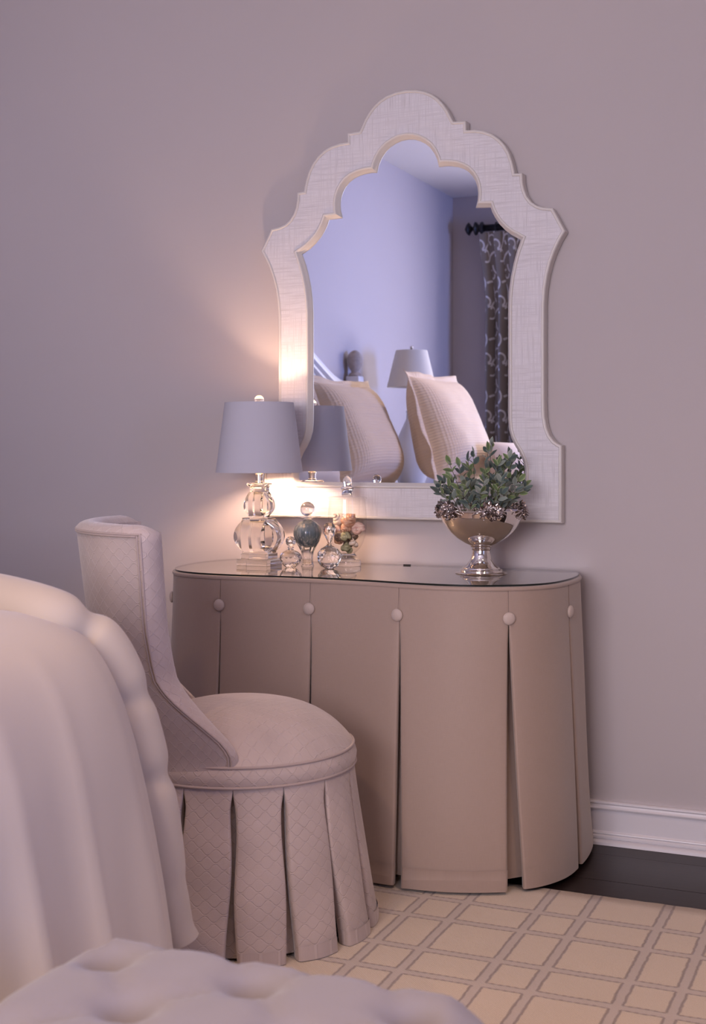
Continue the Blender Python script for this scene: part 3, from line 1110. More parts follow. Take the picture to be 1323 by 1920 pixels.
# shade: slightly tilted cone with thickness
SH0, SH1, R0, R1 = 1.034, 1.2405, 0.1285, 0.1020
m = MB()
m.lathe([(R0, SH0), (R1, SH1)], 96, (LX, LY, 0))
m.lathe([(R0, SH0), (R0 - 0.0012, SH0)], 96, (LX, LY, 0))
m.lathe([(R1, SH1), (R1 - 0.0012, SH1)], 96, (LX, LY, 0))
shade = m.build('lamp_shade', M['shade'], lamp, True, 40)
MB().lathe([(R0 - 0.0013, SH0 + 0.0002), (R1 - 0.0013, SH1 - 0.0002)], 96, (LX, LY, 0)).build('shade_lining', M['shade_in'], lamp)
for k in range(3):
    a = 2 * PI * k / 3 + 0.4
    MB().tube([(LX, LY, SH1 - 0.012), (LX + cos(a) * (R1 - 0.003), LY + sin(a) * (R1 - 0.003), SH1 - 0.004)], 0.0012, 6).build('spider_arm', M['nickel'], lamp)
for sg in (-1, 1):
    MB().tube(catmull([(LX + sg * 0.010, LY, G + 0.272), (LX + sg * 0.048, LY, G + 0.33), (LX + sg * 0.052, LY, G + 0.40), (LX + sg * 0.020, LY, SH1 - 0.022), (LX, LY, SH1 - 0.014)], 6), 0.0012, 6).build('harp', M['nickel'], lamp)
MB().lathe([(0, SH1 - 0.014), (0.005, SH1 - 0.014), (0.007, SH1 - 0.008), (0.004, SH1 - 0.004), (0.006, SH1 - 0.001), (0, SH1)], 16, (LX, LY, 0)).build('finial_stem', M['nickel'], lamp)
MB().sphere((LX, LY, SH1 + 0.0085), 0.0140, 32).build('finial', M['crystal'], lamp)


def emit_mat(name, col, s):
    m, N, L, B = new_mat(name)
    B.inputs['Base Color'].default_value = (1, 1, 1, 1)
    B.inputs['Emission Color'].default_value = (*col, 1)
    B.inputs['Emission Strength'].default_value = s
    return m


LAMP_COL = (1.0, 0.65, 0.44)
MB().lathe([(0, BZ - 0.030), (0.010, BZ - 0.028), (0.011, BZ - 0.018), (0.0165, BZ - 0.005), (0.0165, BZ + 0.006), (0.010, BZ + 0.015), (0, BZ + 0.018)], 24, (LX, LY, 0)).build('light_bulb', emit_mat('bulb_glow', LAMP_COL, 840), lamp)

# ------------------------------------------------------------------ perfume bottles and jar
def facet_ball(c, r, sub=2, sz=1.0, cut=None):
    bm = bmesh.new()
    bmesh.ops.create_icosphere(bm, subdivisions=sub, radius=r)
    for v in bm.verts:
        v.co.z *= sz
        if cut is not None:
            v.co.z = max(v.co.z, -cut)
            v.co.z = min(v.co.z, cut * 1.05)
        v.co += Vector(c)
    bm.verts.index_update()
    out = MB().add([v.co.copy() for v in bm.verts], [tuple(v.index for v in f.verts) for f in bm.faces])
    bm.free()
    return out


def cut_bowl(c, prof, n=12):
    """faceted turned crystal: rings twisted by half a facet so the faces are diamonds"""
    m = MB()
    rows = []
    for i, (r, z) in enumerate(prof):
        off = (i % 2) * PI / n
        rows.append([Vector((c[0] + r * cos(2 * PI * k / n + off), c[1] + r * sin(2 * PI * k / n + off), c[2] + z)) for k in range(n)])
    vs = [p for r in rows for p in r]
    fs = []
    for i in range(len(rows) - 1):
        for k in range(n):
            k2 = (k + 1) % n
            a, b = i * n + k, i * n + k2
            d, e = (i + 1) * n + k, (i + 1) * n + k2
            if i % 2 == 0:
                fs += [(a, b, d), (b, e, d)]
            else:
                fs += [(a, b, e), (a, e, d)]
    fs.append(tuple(range(n)))
    fs.append(tuple((len(rows) - 1) * n + k for k in range(n)))
    return m.add(vs, fs)


# small squat faceted bottle
BX, BY = -1.647, -0.250
b = thing('perfume_bottle', 'smallest squat faceted crystal perfume bottle with round stopper, beside the lamp base', 'perfume bottle', (BX, BY, G), 'crystal perfume bottles on the glass tabletop')
cut_bowl((BX, BY, G), [(0.013, 0.0), (0.0235, 0.008), (0.031, 0.019), (0.0328, 0.027), (0.0300, 0.037), (0.020, 0.046), (0.009, 0.050)], 12).build('bottle_body', M['crystal2'], b, smooth=False)
MB().lathe([(0, 0.0502), (0.0085, 0.0502), (0.007, 0.054), (0.0095, 0.057), (0.0075, 0.0595), (0, 0.0595)], 16, (BX, BY, G)).build('bottle_neck', M['crystal2'], b)
facet_ball((BX, BY, G + 0.0748), 0.0153, 2).build('stopper', M['crystal2'], b, smooth=False)

# round faceted bottle with teardrop stopper
CX_, CY_ = -1.532, -0.235
b = thing('perfume_bottle', 'round faceted crystal perfume bottle with pear-shaped stopper, in front of the shell jar', 'perfume bottle', (CX_, CY_, G), 'crystal perfume bottles on the glass tabletop')
cut_bowl((CX_, CY_, G), [(0.013, 0.0), (0.024, 0.006), (0.032, 0.018), (0.0348, 0.032), (0.033, 0.044), (0.0245, 0.056), (0.012, 0.0635), (0.007, 0.066)], 14).build('bottle_body', M['crystal2'], b, smooth=False)
MB().lathe([(0, 0.0662), (0.0075, 0.0662), (0.006, 0.069), (0.0085, 0.0705), (0, 0.072)], 16, (CX_, CY_, G)).build('bottle_neck', M['crystal2'], b)
cut_bowl((CX_, CY_, G), [(0.004, 0.072), (0.009, 0.084), (0.0165, 0.100), (0.0190, 0.112), (0.0170, 0.122), (0.0100, 0.1295), (0.003, 0.132)], 10).build('stopper', M['crystal2'], b, smooth=False)

# blue bottle: clear stem and skin, blue heart, thin flared lip, ball stopper
DX, DY = -1.624, -0.185
b = thing('perfume_bottle', 'tallest perfume bottle, fluted blue glass on a clear stem with a ball stopper', 'perfume bottle', (DX, DY, G), 'crystal perfume bottles on the glass tabletop')


def fluted(prof, n=60, k=10, amp=0.05, c=(0, 0, 0)):
    rows = []
    for r, z in prof:
        rows.append([Vector((c[0] + r * (1 + amp * cos(k * 2 * PI * i / n)) * cos(2 * PI * i / n), c[1] + r * (1 + amp * cos(k * 2 * PI * i / n)) * sin(2 * PI * i / n), c[2] + z)) for i in range(n)])
    m = MB()
    m.grid(rows, close_u=True)
    m.f.append(tuple(range(n)))
    m.f.append(tuple(len(m.v) - n + i for i in range(n)))
    return m


fluted([(0.0185, 0.0), (0.0175, 0.004), (0.0155, 0.015), (0.0155, 0.028), (0.0185, 0.042), (0.0255, 0.056), (0.0345, 0.072), (0.0400, 0.090), (0.0400, 0.102), (0.0355, 0.115), (0.0255, 0.126), (0.0130, 0.133), (0.0105, 0.136)], 60, 10, 0.04, (DX, DY, G)).build(
    'bottle_body', M['crystal2'], b)


def blue_glass():
    m, N, L, B = new_mat('blue_heart')
    tc = coord(N)
    sp = N.new('ShaderNodeSeparateXYZ')
    L.new(tc, sp.inputs[0])
    streak = noise_n(N, L, mapping_n(N, L, tc, (150, 150, 14)), 1.0, 2)
    t = ramp(N, L, math_n(N, L, 'ADD', sp.outputs[2], math_n(N, L, 'MULTIPLY', streak, 0.02)), 0.062, 0.128)
    c = mix_col(N, L, t, (0.02, 0.075, 0.13), (0.36, 0.45, 0.49))
    c = mix_col(N, L, ramp(N, L, streak, 0.5, 0.62, 0, 0.5), c, (0.75, 0.80, 0.80))
    L.new(c, B.inputs['Base Color'])
    B.inputs['Roughness'].default_value = 0.08
    B.inputs['Transmission Weight'].default_value = 0.35
    return m


fluted([(0.004, 0.058), (0.016, 0.064), (0.0265, 0.074), (0.0345, 0.090), (0.0345, 0.102), (0.0305, 0.113), (0.0215, 0.122), (0.008, 0.127)], 60, 10, 0.04, (DX, DY, G)).build('blue_core', blue_glass(), b)
MB().lathe([(0, 0.136), (0.0105, 0.136), (0.012, 0.1385), (0.026, 0.1415), (0.0385, 0.1432), (0.0385, 0.1442), (0.020, 0.1440), (0.006, 0.1440), (0, 0.1440)], 48, (DX, DY, G)).build('lip', M['crystal2'], b, True, 50)
MB().sphere((DX, DY, G + 0.1660), 0.0213, 32).build('stopper', M['crystal2'], b)

# apothecary jar
JX, JY = -1.519, -0.135
jar = thing('apothecary_jar', 'footed clear glass apothecary jar with knobbed lid, filled with seashells', 'jar', (JX, JY, G))
MB().lathe([(0, 0), (0.0385, 0), (0.0405, 0.004), (0.0395, 0.008), (0.0405, 0.012), (0.0385, 0.017), (0.030, 0.0195), (0.0265, 0.023), (0.027, 0.030), (0.0245, 0.034), (0.023, 0.0365), (0, 0.0365)], 48, (JX, JY, G)).build('jar_foot', M['crystal2'], jar, True, 45)
MB().lathe([(0, 0.0370), (0.024, 0.038), (0.036, 0.049), (0.046, 0.066), (0.053, 0.088), (0.0565, 0.112), (0.0565, 0.150), (0.054, 0.176), (0.053, 0.196)], 48, (JX, JY, G)).build('jar_bowl', M['jarglass'], jar)
MB().lathe([(0.0575, 0.1965), (0.0585, 0.1985), (0.053, 0.2015), (0.035, 0.2035), (0.016, 0.2045), (0.0155, 0.206)], 48, (JX, JY, G)).build('lid', M['jarglass'], jar)
MB().lathe([(0, 0.2062), (0.0160, 0.2062), (0.0165, 0.2075), (0.0160, 0.222), (0.0185, 0.225), (0.0200, 0.2275), (0.0170, 0.230), (0.0115, 0.232), (0.0122, 0.236), (0.0135, 0.245), (0.0125, 0.255), (0.008, 0.2625), (0, 0.265)], 40, (JX, JY, G)).build('lid_knob', M['crystal2'], jar, True, 60)


def shell_mat(name, a, b):
    m, N, L, B = new_mat(name)
    tc = coord(N)
    f = noise_n(N, L, mapping_n(N, L, tc, (60, 60, 220)), 1.0, 3)
    L.new(mix_col(N, L, ramp(N, L, f, 0.35, 0.65), a, b), B.inputs['Base Color'])
    B.inputs['Roughness'].default_value = 0.45
    return m


SHM = {'brown': shell_mat('shell_brown', (0.42, 0.20, 0.12), (0.70, 0.45, 0.30)), 'pink': shell_mat('shell_pink', (0.55, 0.30, 0.24), (0.78, 0.58, 0.48)),
       'green': shell_mat('shell_green', (0.20, 0.19, 0.09), (0.45, 0.42, 0.26)), 'cream': shell_mat('shell_cream', (0.72, 0.55, 0.42), (0.85, 0.74, 0.62)),
       'dark': shell_mat('shell_dark', (0.10, 0.06, 0.04), (0.26, 0.17, 0.12))}


def spiral_shell(c, L_, R_, turns, rot, mat, label, ridged=True):
    """tube coiled round a cone: whorls narrow to the apex"""
    M4 = rot.to_matrix().to_4x4()
    m = MB()
    n = int(turns * 16)
    pts, rad = [], []
    for i in range(n + 1):
        t = i / n
        a = t * turns * 2 * PI
        k = (1 - t) ** 1.15
        r = R_ * 0.55 * k
        pts.append(M4 @ Vector((r * cos(a), r * sin(a), L_ * (t ** 0.85) - L_ * 0.4)) + Vector(c))
        rad.append(max(0.0006, R_ * 0.52 * k * (1 + (0.12 * sin(a * 5) if ridged else 0))))
    m.tube(pts, rad, 10)
    o = m.build('seashell', SHM[mat])
    o.location = c
    o.data.transform(Matrix.Translation(-Vector(c)))
    tag(o, label, 'seashell', 'seashells inside the jar')
    return o


from mathutils import Euler
shells = [
    ((0.018, -0.018, 0.148), 0.052, 0.020, 6, (0.5, 0.9, 0), 'brown', 'brown ridged cone-shaped seashell on top inside the jar, pointing up right', True),
    ((-0.026, -0.012, 0.150), 0.036, 0.018, 4, (0.4, -0.8, 0.5), 'cream', 'cream and orange spotted seashell at the top left inside the jar', True),
    ((0.036, -0.010, 0.116), 0.016, 0.018, 3, (1.5, 0.3, 0), 'pink', 'pink round seashell with dark opening at the right side inside the jar', False),
    ((0.002, -0.020, 0.118), 0.040, 0.017, 5, (2.0, 0.7, 0.3), 'brown', 'tan twisted seashell lying in the middle inside the jar', True),
    ((-0.014, -0.036, 0.092), 0.014, 0.014, 3, (1.4, -0.2, 0), 'dark', 'small dark brown curled seashell left of centre inside the jar', False),
    ((0.006, -0.036, 0.094), 0.016, 0.014, 3, (1.2, 0.4, 0), 'green', 'small grey-green ribbed seashell in the middle inside the jar', True),
    ((0.006, -0.022, 0.062), 0.026, 0.015, 5, (0.1, 0.2, 0), 'green', 'olive green knobbly seashell at the bottom inside the jar', True),
    ((0.026, -0.020, 0.076), 0.024, 0.012, 3, (0.3, 0.1, 0), 'cream', 'smooth cream seashell low on the right inside the jar', False),
    ((0.022, -0.006, 0.094), 0.030, 0.015, 4, (1.9, -0.5, 0.2), 'dark', 'brown striped seashell behind the smooth cream one inside the jar', True),
    ((-0.030, -0.016, 0.114), 0.030, 0.016, 4, (1.0, -1.0, 0), 'pink', 'pinkish fan-like seashell at the left side inside the jar', True),
    ((-0.022, -0.006, 0.078), 0.028, 0.015, 4, (2.2, 0.2, 0.9), 'brown', 'rusty brown seashell low on the left inside the jar', True),
    ((0.000, 0.022, 0.100), 0.036, 0.019, 4, (0.8, 0.5, 2.0), 'cream', 'cream seashell at the back of the heap inside the jar', True),
    ((-0.002, 0.020, 0.066), 0.026, 0.015, 4, (1.6, 0.5, 1.0), 'dark', 'dark seashell at the bottom back inside the jar', True),
    ((-0.004, 0.006, 0.148), 0.030, 0.016, 4, (0.9, 0.2, 2.4), 'pink', 'pink seashell peeping over the top of the heap inside the jar', True),
]
for c, L_, R_, tn, rt, mt, lb, rg in shells:
    spiral_shell((JX + c[0] * 0.98, JY + c[1] * 0.90, G + c[2] * 0.93), L_, R_ * 1.25, tn, Euler(rt), mt, lb, rg)

# small dark clip lying at the back of the glass
o = MB().box(-1.372, -1.350, -0.062, -0.055, G, G + 0.003, 0.0008).build('metal_clip', M['black_iron'])
tag(o, 'tiny dark metal clip at the back edge of the glass tabletop', 'clip')

# ------------------------------------------------------------------ silver bowl
WX, WY = -1.087, -0.207
bowl = thing('silver_bowl', 'polished silver footed bowl with cast flowers on its rim, right end of the glass tabletop', 'bowl', (WX, WY, G))
MB().lathe([(0, 0), (0.0705, 0.0), (0.0712, 0.0012), (0.0690, 0.0030), (0.0580, 0.0050), (0.0570, 0.0070), (0.0585, 0.0085), (0.0575, 0.0105), (0.0520, 0.0125), (0.0515, 0.0150), (0.0505, 0.0165), (0.0430, 0.0215), (0.0340, 0.0315), (0.0278, 0.0430),
            (0.0245, 0.0560), (0.0238, 0.0630), (0.0262, 0.0645), (0.0275, 0.0662), (0.0262, 0.0680), (0.0238, 0.0690), (0.0238, 0.0715), (0, 0.0715)], 64, (WX, WY, G)).build('foot', M['silver'], bowl, True, 50)
bprof2 = [(0.0245, 0.0717), (0.0290, 0.0725), (0.0300, 0.0742), (0.0285, 0.0755), (0.0500, 0.0850), (0.0700, 0.0980), (0.0865, 0.1130), (0.0985, 0.1280), (0.1075, 0.1440), (0.1125, 0.1580), (0.1150, 0.1690), (0.1165, 0.1725), (0.1150, 0.1745), (0.1120, 0.1725), (0.1085, 0.1580),
          (0.0950, 0.1280), (0.0680, 0.1020), (0.0300, 0.0830), (0, 0.0790)]
MB().lathe([(0, 0.0717)] + bprof2, 72, (WX, WY, G)).build('bowl_cup', M['silver'], bowl, True, 50)


def flower_ornament(ang, k):
    """cast flower heads, leaves and scrolls straddling the rim"""
    m = MB()
    R_ = 0.1165
    zc = G + 0.171

    def P(t, dr, dz):       # t = arc offset along rim
        t *= 0.82
        a = ang + t / R_
        r = R_ + dr - max(0, -dz) * 0.32
        return Vector((WX + r * cos(a), WY + r * sin(a), zc + dz))
    rr = random.Random(k)
    heads = [(-0.006, 0.001, 0.012, 0.0120), (0.014, 0.002, 0.006, 0.0130), (-0.022, 0.001, 0.002, 0.0100), (0.028, 0.001, -0.004, 0.0095), (0.006, 0.003, -0.010, 0.0100)]
    for (t, dr, dz, s) in heads:
        s *= 1.25
        c = P(t, dr, dz)
        nrm = (c - Vector((WX, WY, c.z - 0.05))).normalized()
        q = nrm.to_track_quat('Z', 'Y').to_matrix()
        for ring, (pr, pz, pn, ps) in enumerate(((0.55, 0.0, 6, 0.62), (0.30, 0.18, 5, 0.45), (0.0, 0.30, 1, 0.34))):
            for j in range(pn):
                a = 2 * PI * j / pn + ring * 0.5 + rr.random() * 0.3
                pc = c + q @ Vector((cos(a) * pr * s, sin(a) * pr * s, pz * s))
                # a cupped petal
                rows = []
                for iu in range(4):
                    row = []
                    for iv in range(5):
                        uu, vv = iu / 3, (iv / 4 - 0.5) * 2
                        wd = sin(PI * (0.15 + 0.8 * uu)) * ps * s
                        loc = Vector((uu * ps * s * 1.2, vv * wd * 0.75, (0.55 * uu * uu + 0.35 * vv * vv) * ps * s + 0.08 * s * sin(vv * 6 + j)))
                        row.append(pc + q @ (Matrix.Rotation(a, 3, 'Z') @ loc))
                    rows.append(row)
                m.grid(rows)
                m.grid([[p - nrm * 0.0012 for p in r] for r in rows])
    # leaves and scrolls running along the rim
    for sg in (-1, 1):
        for j in range(3):
            t0 = sg * (0.010 + 0.010 * j)
            t1 = sg * (0.034 + 0.012 * j)
            dz1 = (-0.018, 0.004, -0.010)[j]
            pts = [P(t0 + (t1 - t0) * q_, 0.004 + 0.003 * sin(q_ * PI), dz1 * q_ ** 1.4 + 0.002) for q_ in [i / 8 for i in range(9)]]
            m.tube(pts, [0.0026 * (1 - i / 10) + 0.0008 for i in range(9)], 8)
        cx, cz = sg * 0.022, -0.017
        pts = [P(cx + (0.0085 - 0.0007 * i) * cos(i * 0.6) * sg, 0.004, cz + (0.0085 - 0.0007 * i) * sin(i * 0.6)) for i in range(11)]
        m.tube(pts, [0.0020 - 0.0001 * i for i in range(11)], 8)
    m.build('flower_ornament', M['silver_old'], bowl, True, 50)


for k, a in enumerate((-121, -61, -1, 59, 119, 179)):
    flower_ornament(math.radians(a), k)

# ------------------------------------------------------------------ foliage
plant = thing('leafy_plant', 'bushy blue-green sprigs with small oval leaves standing in the silver bowl', 'plant', (WX, WY, G + 0.09))


def leaf_mesh(name, ln, wd, mat, bend=0.25, fold=0.25):
    vs, uv, fs = [], [], []
    nu, nv = 6, 4
    for i in range(nu + 1):
        t = i / nu
        w_ = wd * 0.5 * (sin(PI * min(1, t * 0.96 + 0.02)) ** 0.75) * (1.12 - 0.24 * t)
        if i == nu:
            w_ = 0.0004
        for j in range(nv + 1):
            s = (j / nv - 0.5) * 2
            vs.append((ln * t, s * w_, -bend * ln * t * t + fold * abs(s) * w_))
            uv.append((j / nv, t))
    for i in range(nu):
        for j in range(nv):
            a = i * (nv + 1) + j
            fs.append((a, a + 1, a + nv + 2, a + nv + 1))
    me = bpy.data.meshes.new(name)
    me.from_pydata(vs, [], fs)
    ul = me.uv_layers.new(name='UVMap')
    for lp in me.loops:
        ul.data[lp.index].uv = uv[lp.vertex_index]
    for p in me.polygons:
        p.use_smooth = True
    me.materials.append(mat)
    return me


LEAVES = [leaf_mesh('leaf', 0.0350, 0.0165, M['leaf1'], 0.20), leaf_mesh('leaf', 0.0320, 0.0180, M['leaf1'], 0.05), leaf_mesh('leaf', 0.0325, 0.0175, M['leaf2'], 0.15),
          leaf_mesh('leaf', 0.0310, 0.0160, M['leaf3'], 0.10), leaf_mesh('leaf', 0.0250, 0.0130, M['leaf2'], 0.2)]
prng = random.Random(11)


def sprig(tip, base, nleaf, young=0.3):
    base, tip = Vector(base), Vector(tip)
    midp = base.lerp(tip, 0.5) + Vector((0, 0, 0.012)) + Vector((prng.uniform(-.006, .006), prng.uniform(-.006, .006), 0))
    path = catmull([base, midp, tip], 8)
    m = MB()
    m.tube(path, [0.0012 - 0.0005 * i / len(path) for i in range(len(path))], 5)
    st = m.build('sprig', M['stem'], plant)
    pw = world_of(plant)
    n = len(path) - 1
    pairs = nleaf // 2
    for k in range(pairs):
        t = 0.30 + 0.66 * k / max(1, pairs - 1)
        i = min(n - 1, int(t * n))
        p = path[i].lerp(path[i + 1], t * n - i)
        d = (path[i + 1] - path[i]).normalized()
        side = d.cross(Vector((0.2, 0.1, 1))).normalized()
        side = Matrix.Rotation(k * PI / 2 * 0.9 + prng.uniform(-.4, .4), 3, d) @ side
        for sg in (-1, 1):
            dr = (side * sg * prng.uniform(0.75, 1.1) + d * prng.uniform(0.55, 1.0) + Vector((0, 0, 0.25))).normalized()
            me = LEAVES[prng.choice((0, 0, 1, 1, 3, 3, 2) if prng.random() > young else (2, 2, 4, 3))]
            o = bpy.data.objects.new('leaf', me)
            COL.objects.link(o)
            o.parent = st
            o.location = p - pw
            q = dr.to_track_quat('X', 'Z')
            o.rotation_mode = 'QUATERNION'
            q2 = q @ Euler((prng.choice((-1, 1)) * prng.uniform(0.5, 1.35), 0, 0)).to_quaternion()
            o.rotation_quaternion = q2
            sc = prng.uniform(0.78, 1.12) * (1 - 0.18 * t)
            o.scale = (sc, sc, sc)
    # terminal leaf
    o = bpy.data.objects.new('leaf', LEAVES[prng.choice((0, 2, 3))])
    COL.objects.link(o)
    o.parent = st
    o.location = path[-1] - pw
    o.rotation_mode = 'QUATERNION'
    o.rotation_quaternion = (path[-1] - path[-3]).to_track_quat('X', 'Z') @ Euler((prng.uniform(0.8, 2.0), 0, 0)).to_quaternion()
    o.scale = (0.85,) * 3


PXM = 3.59 / 2450
RX, RY = cos(YAW), sin(YAW)     # along the picture
FX, FY = -sin(YAW), cos(YAW)


def plant_pt(lat, dep, z):
    return (WX + lat * RX + dep * FX, WY + lat * RY + dep * FY, z)


tips = [(-0.088, -0.02, 1.062), (-0.060, 0.01, 1.055), (-0.112, 0.00, 1.000), (-0.118, -0.02, 0.985), (-0.100, 0.03, 1.010), (-0.036, 0.00, 1.070), (-0.020, 0.02, 1.085), (0.028, 0.00, 1.112), (0.020, 0.02, 1.098),
        (0.045, -0.01, 1.060), (0.075, 0.00, 1.078), (0.086, 0.01, 1.070), (0.104, 0.00, 1.015), (0.120, 0.02, 1.000), (0.112, -0.03, 0.990), (-0.050, -0.05, 1.010), (0.000, -0.06, 1.020), (0.050, -0.055, 1.015),
        (0.010, -0.02, 1.055), (-0.010, -0.085, 0.985), (-0.060, -0.075, 0.980), (0.048, -0.085, 0.983), (0.085, -0.06, 0.988), (-0.030, 0.06, 1.045), (0.050, 0.06, 1.045), (0.090, 0.05, 1.020), (-0.080, 0.05, 1.020)]
for i, (a, d, z) in enumerate(tips):
    base = plant_pt(a * 0.45, d * 0.5, G + 0.15)
    sprig(plant_pt(a, d, z), base, 10)

# ------------------------------------------------------------------ vanity chair
HX, HY = -1.449, -0.926
PHI = YAW + math.radians(15)          # direction it faces (about z)


def cpol(r, th, z):       # th measured from the facing direction
    a = PHI + th
    return Vector((HX + r * cos(a), HY + r * sin(a), z))


def aim(th_view):         # angle (from the facing direction) of a direction given relative to the picture's right
    return th_view - math.radians(15)


chair = thing('vanity_chair', 'round upholstered vanity chair with low curved back and pleated skirt, facing the dressing table', 'chair', (HX, HY, RT))
SR = 0.262
# seat cushion
m = MB()
rows, uvr = [], []
prof = []
for i in range(17):
    t = i / 16
    prof.append((SR * sin(t * PI / 2) ** 1.0, 0.4185 + 0.096 * (1 - (sin(t * PI / 2)) ** 3.2) ** 0.9))
prof = [(0.0, 0.5145)] + prof[1:] + [(SR + 0.002, 0.4165)]
m.lathe(prof, 96, (HX, HY, 0))
seat = m.build('seat', M['chair'], chair)
# planar uv for the seat so that the lattice reads on top
me = seat.data
ul = me.uv_layers[0]
for lp in me.loops:
    v = me.vertices[lp.vertex_index].co
    ul.data[lp.index].uv = (v.x * cos(PHI) + v.y * sin(PHI), -v.x * sin(PHI) + v.y * cos(PHI))


def ring_tube(name, r, z, rad, mat, th0=0, th1=2 * PI, n=96):
    pts = [cpol(r, th0 + (th1 - th0) * k / n, z) for k in range(n + 1)]
    return MB().tube(pts, rad, 8).build(name, mat, chair)


ring_tube('seat_welt', SR + 0.0025, 0.4160, 0.0034, M['welt'])
ring_tube('seat_welt', SR + 0.0015, 0.4085, 0.0028, M['welt'])


def polar_band(r0, z0, r1, z1, nz=4, n=120, off=0.0):
    rows, uvr = [], []
    for j in range(nz + 1):
        t = j / nz
        r = r0 + (r1 - r0) * t + off * sin(PI * t)
        z = z0 + (z1 - z0) * t
        rows.append([cpol(r, 2 * PI * k / n, z) for k in range(n + 1)])
        uvr.append([(r0 * 2 * PI * k / n, z) for k in range(n + 1)])
    m = MB()
    m.grid(rows, uvr)
    return m


polar_band(SR + 0.002, 0.414, SR + 0.006, 0.374, off=0.006).build('seat_band', M['chair'], chair)
ring_tube('band_welt', SR + 0.0075, 0.3735, 0.0030, M['welt'])
# hidden drum and swivel base
MB().lathe([(0, 0.05), (0.20, 0.05), (0.215, 0.10), (0.235, 0.36), (0, 0.36)], 40, (HX, HY, 0)).build('inner_drum', M['welt'], chair)
MB().lathe([(0, 0.0), (0.17, 0.0), (0.175, 0.02), (0.06, 0.04), (0.03, 0.055), (0, 0.055)], 32, (HX, HY, RT + 0.001)).build('swivel_base', M['black_iron'], chair)

# skirt: one mesh per box pleat
NPL = 15
step = 2 * PI / NPL
zt, zb = 0.372, RT + 0.0015
gap0 = aim(-PI / 2 + 0.02)
crng = random.Random(5)
for i in range(NPL):
    a0 = gap0 + i * step
    a1 = a0 + step
    sway0, sway1 = crng.uniform(-0.010, 0.010), crng.uniform(-0.010, 0.010)
    bulge_ = crng.uniform(0.006, 0.011)
    m = MB()
    rows, uvr = [], []
    NV = 26
    for j in range(NV + 1):
        v = j / NV
        r = SR + 0.004 + 0.052 * v ** 1.15
        op = smoothstep(0.0, 0.14, v)
        g = (0.0015 + 0.0100 * v + 0.004 * sin(v * 7 + i)) * op / r
        w0 = a0 + g + sway0 * sin(v * 4.5) * v
        w1 = a1 - g + sway1 * sin(v * 5.0 + 1) * v
        z = zt + (zb - zt) * v
        fold = 0.034 * op
        cols = [(w0 + 0.05 * op, fold), (w0 + 0.012 * op, fold * 0.8), (w0 + 0.001, fold * 0.4), (w0, 0.006 * op), (w0 + 0.008, 0.0012 * op), (w0 + 0.022, 0)]
        NU = 10
        for k in range(1, NU):
            cols.append((w0 + 0.022 + (w1 - w0 - 0.044) * k / NU, 0))
        cols += [(w1 - 0.022, 0), (w1 - 0.008, 0.0012 * op), (w1, 0.006 * op), (w1 - 0.001, fold * 0.4), (w1 - 0.012 * op, fold * 0.8), (w1 - 0.05 * op, fold)]
        row, uv = [], []
        for (a, inw) in cols:
            mid = (a - (a0 + a1) / 2) / (step / 2)
            rr_ = r - inw + bulge_ * v * max(0, 1 - mid * mid) * (1 if inw < 0.01 else 0) + 0.003 * noise.noise((a * 6, v * 3, i)) * v
            row.append(cpol(rr_, a, z))
            uv.append((a * SR - inw, z))
        rows.append(row)
        uvr.append(uv)
    rows.append([p + Vector((0, 0, 0.03)) + (Vector((HX, HY, p.z)) - p).normalized() * 0.003 for p in rows[-1]])
    uvr.append(uvr[-1])
    m.grid(rows, uvr)
    m.build('skirt_pleat', M['chair'], chair, True, 70)
    # under-fold behind the gap
    m = MB()
    rows = []
    for j in range(8):
        v = 0.03 + 0.965 * j / 7
        r = SR + 0.004 + 0.052 * v ** 1.15 - 0.036
        rows.append([cpol(r, a0 - 0.08 + 0.16 * k / 6, zt + (zb + 0.004 - zt) * v) for k in range(7)])
    m.grid(rows, [[(p.x, p.z) for p in r] for r in rows])
    m.build('pleat_insert', M['chair'], chair)

# backrest: shell that follows the seat's rim, arms sweep down to the seat band
TB = math.radians(180)
A_BOT = math.radians(113)    # half-span at the seat band
A_TOP = math.radians(57)     # half-span at the top
Z0, Z1 = 0.374, 0.938


def half_span(z):
    # front edge of the wings: low sweep up to .61, then a steep post
    knots = [(0.374, 76), (0.445, 75.5), (0.47, 72), (0.50, 65.5), (0.53, 58.5), (0.565, 51), (0.60, 46), (0.64, 45), (0.70, 44.5), (0.93, 45)]
    for (za, a), (zb_, b_) in zip(knots, knots[1:]):
        if z <= zb_:
            t = (z - za) / (zb_ - za)
            return math.radians(a + (b_ - a) * t)
    return math.radians(45)


def r_out(z):
    kn = [(0.36, SR + 0.008), (0.42, SR + 0.012), (0.50, 0.298), (0.60, 0.328), (0.73, 0.356), (0.93, 0.380), (1.0, 0.385)]
    for (za, a), (zb_, b_) in zip(kn, kn[1:]):
        if z <= zb_:
            return a + (b_ - a) * max(0, (z - za) / (zb_ - za))
    return 0.385


TH = 0.058


def back_pt(side, k, z, inner_):
    """k in [-1,1] across the span; inner_ 0 outer skin, 1 inner skin"""
    hs = half_span(z)
    th = TB + k * hs
    t = max(0, (z - 0.42) / 0.51)
    lean = 0.0
    ro = r_out(z) - 0.012 * (abs(k) ** 3)
    thick = TH * smoothstep(0.36, 0.60, z) + 0.010
    r = ro - thick * inner_
    return cpol(r, th, z)


def top_dip(k):
    return 0.0


NZ, NK = 34, 48
zs = [Z0 + (Z1 - Z0) * j / NZ for j in range(NZ + 1)]
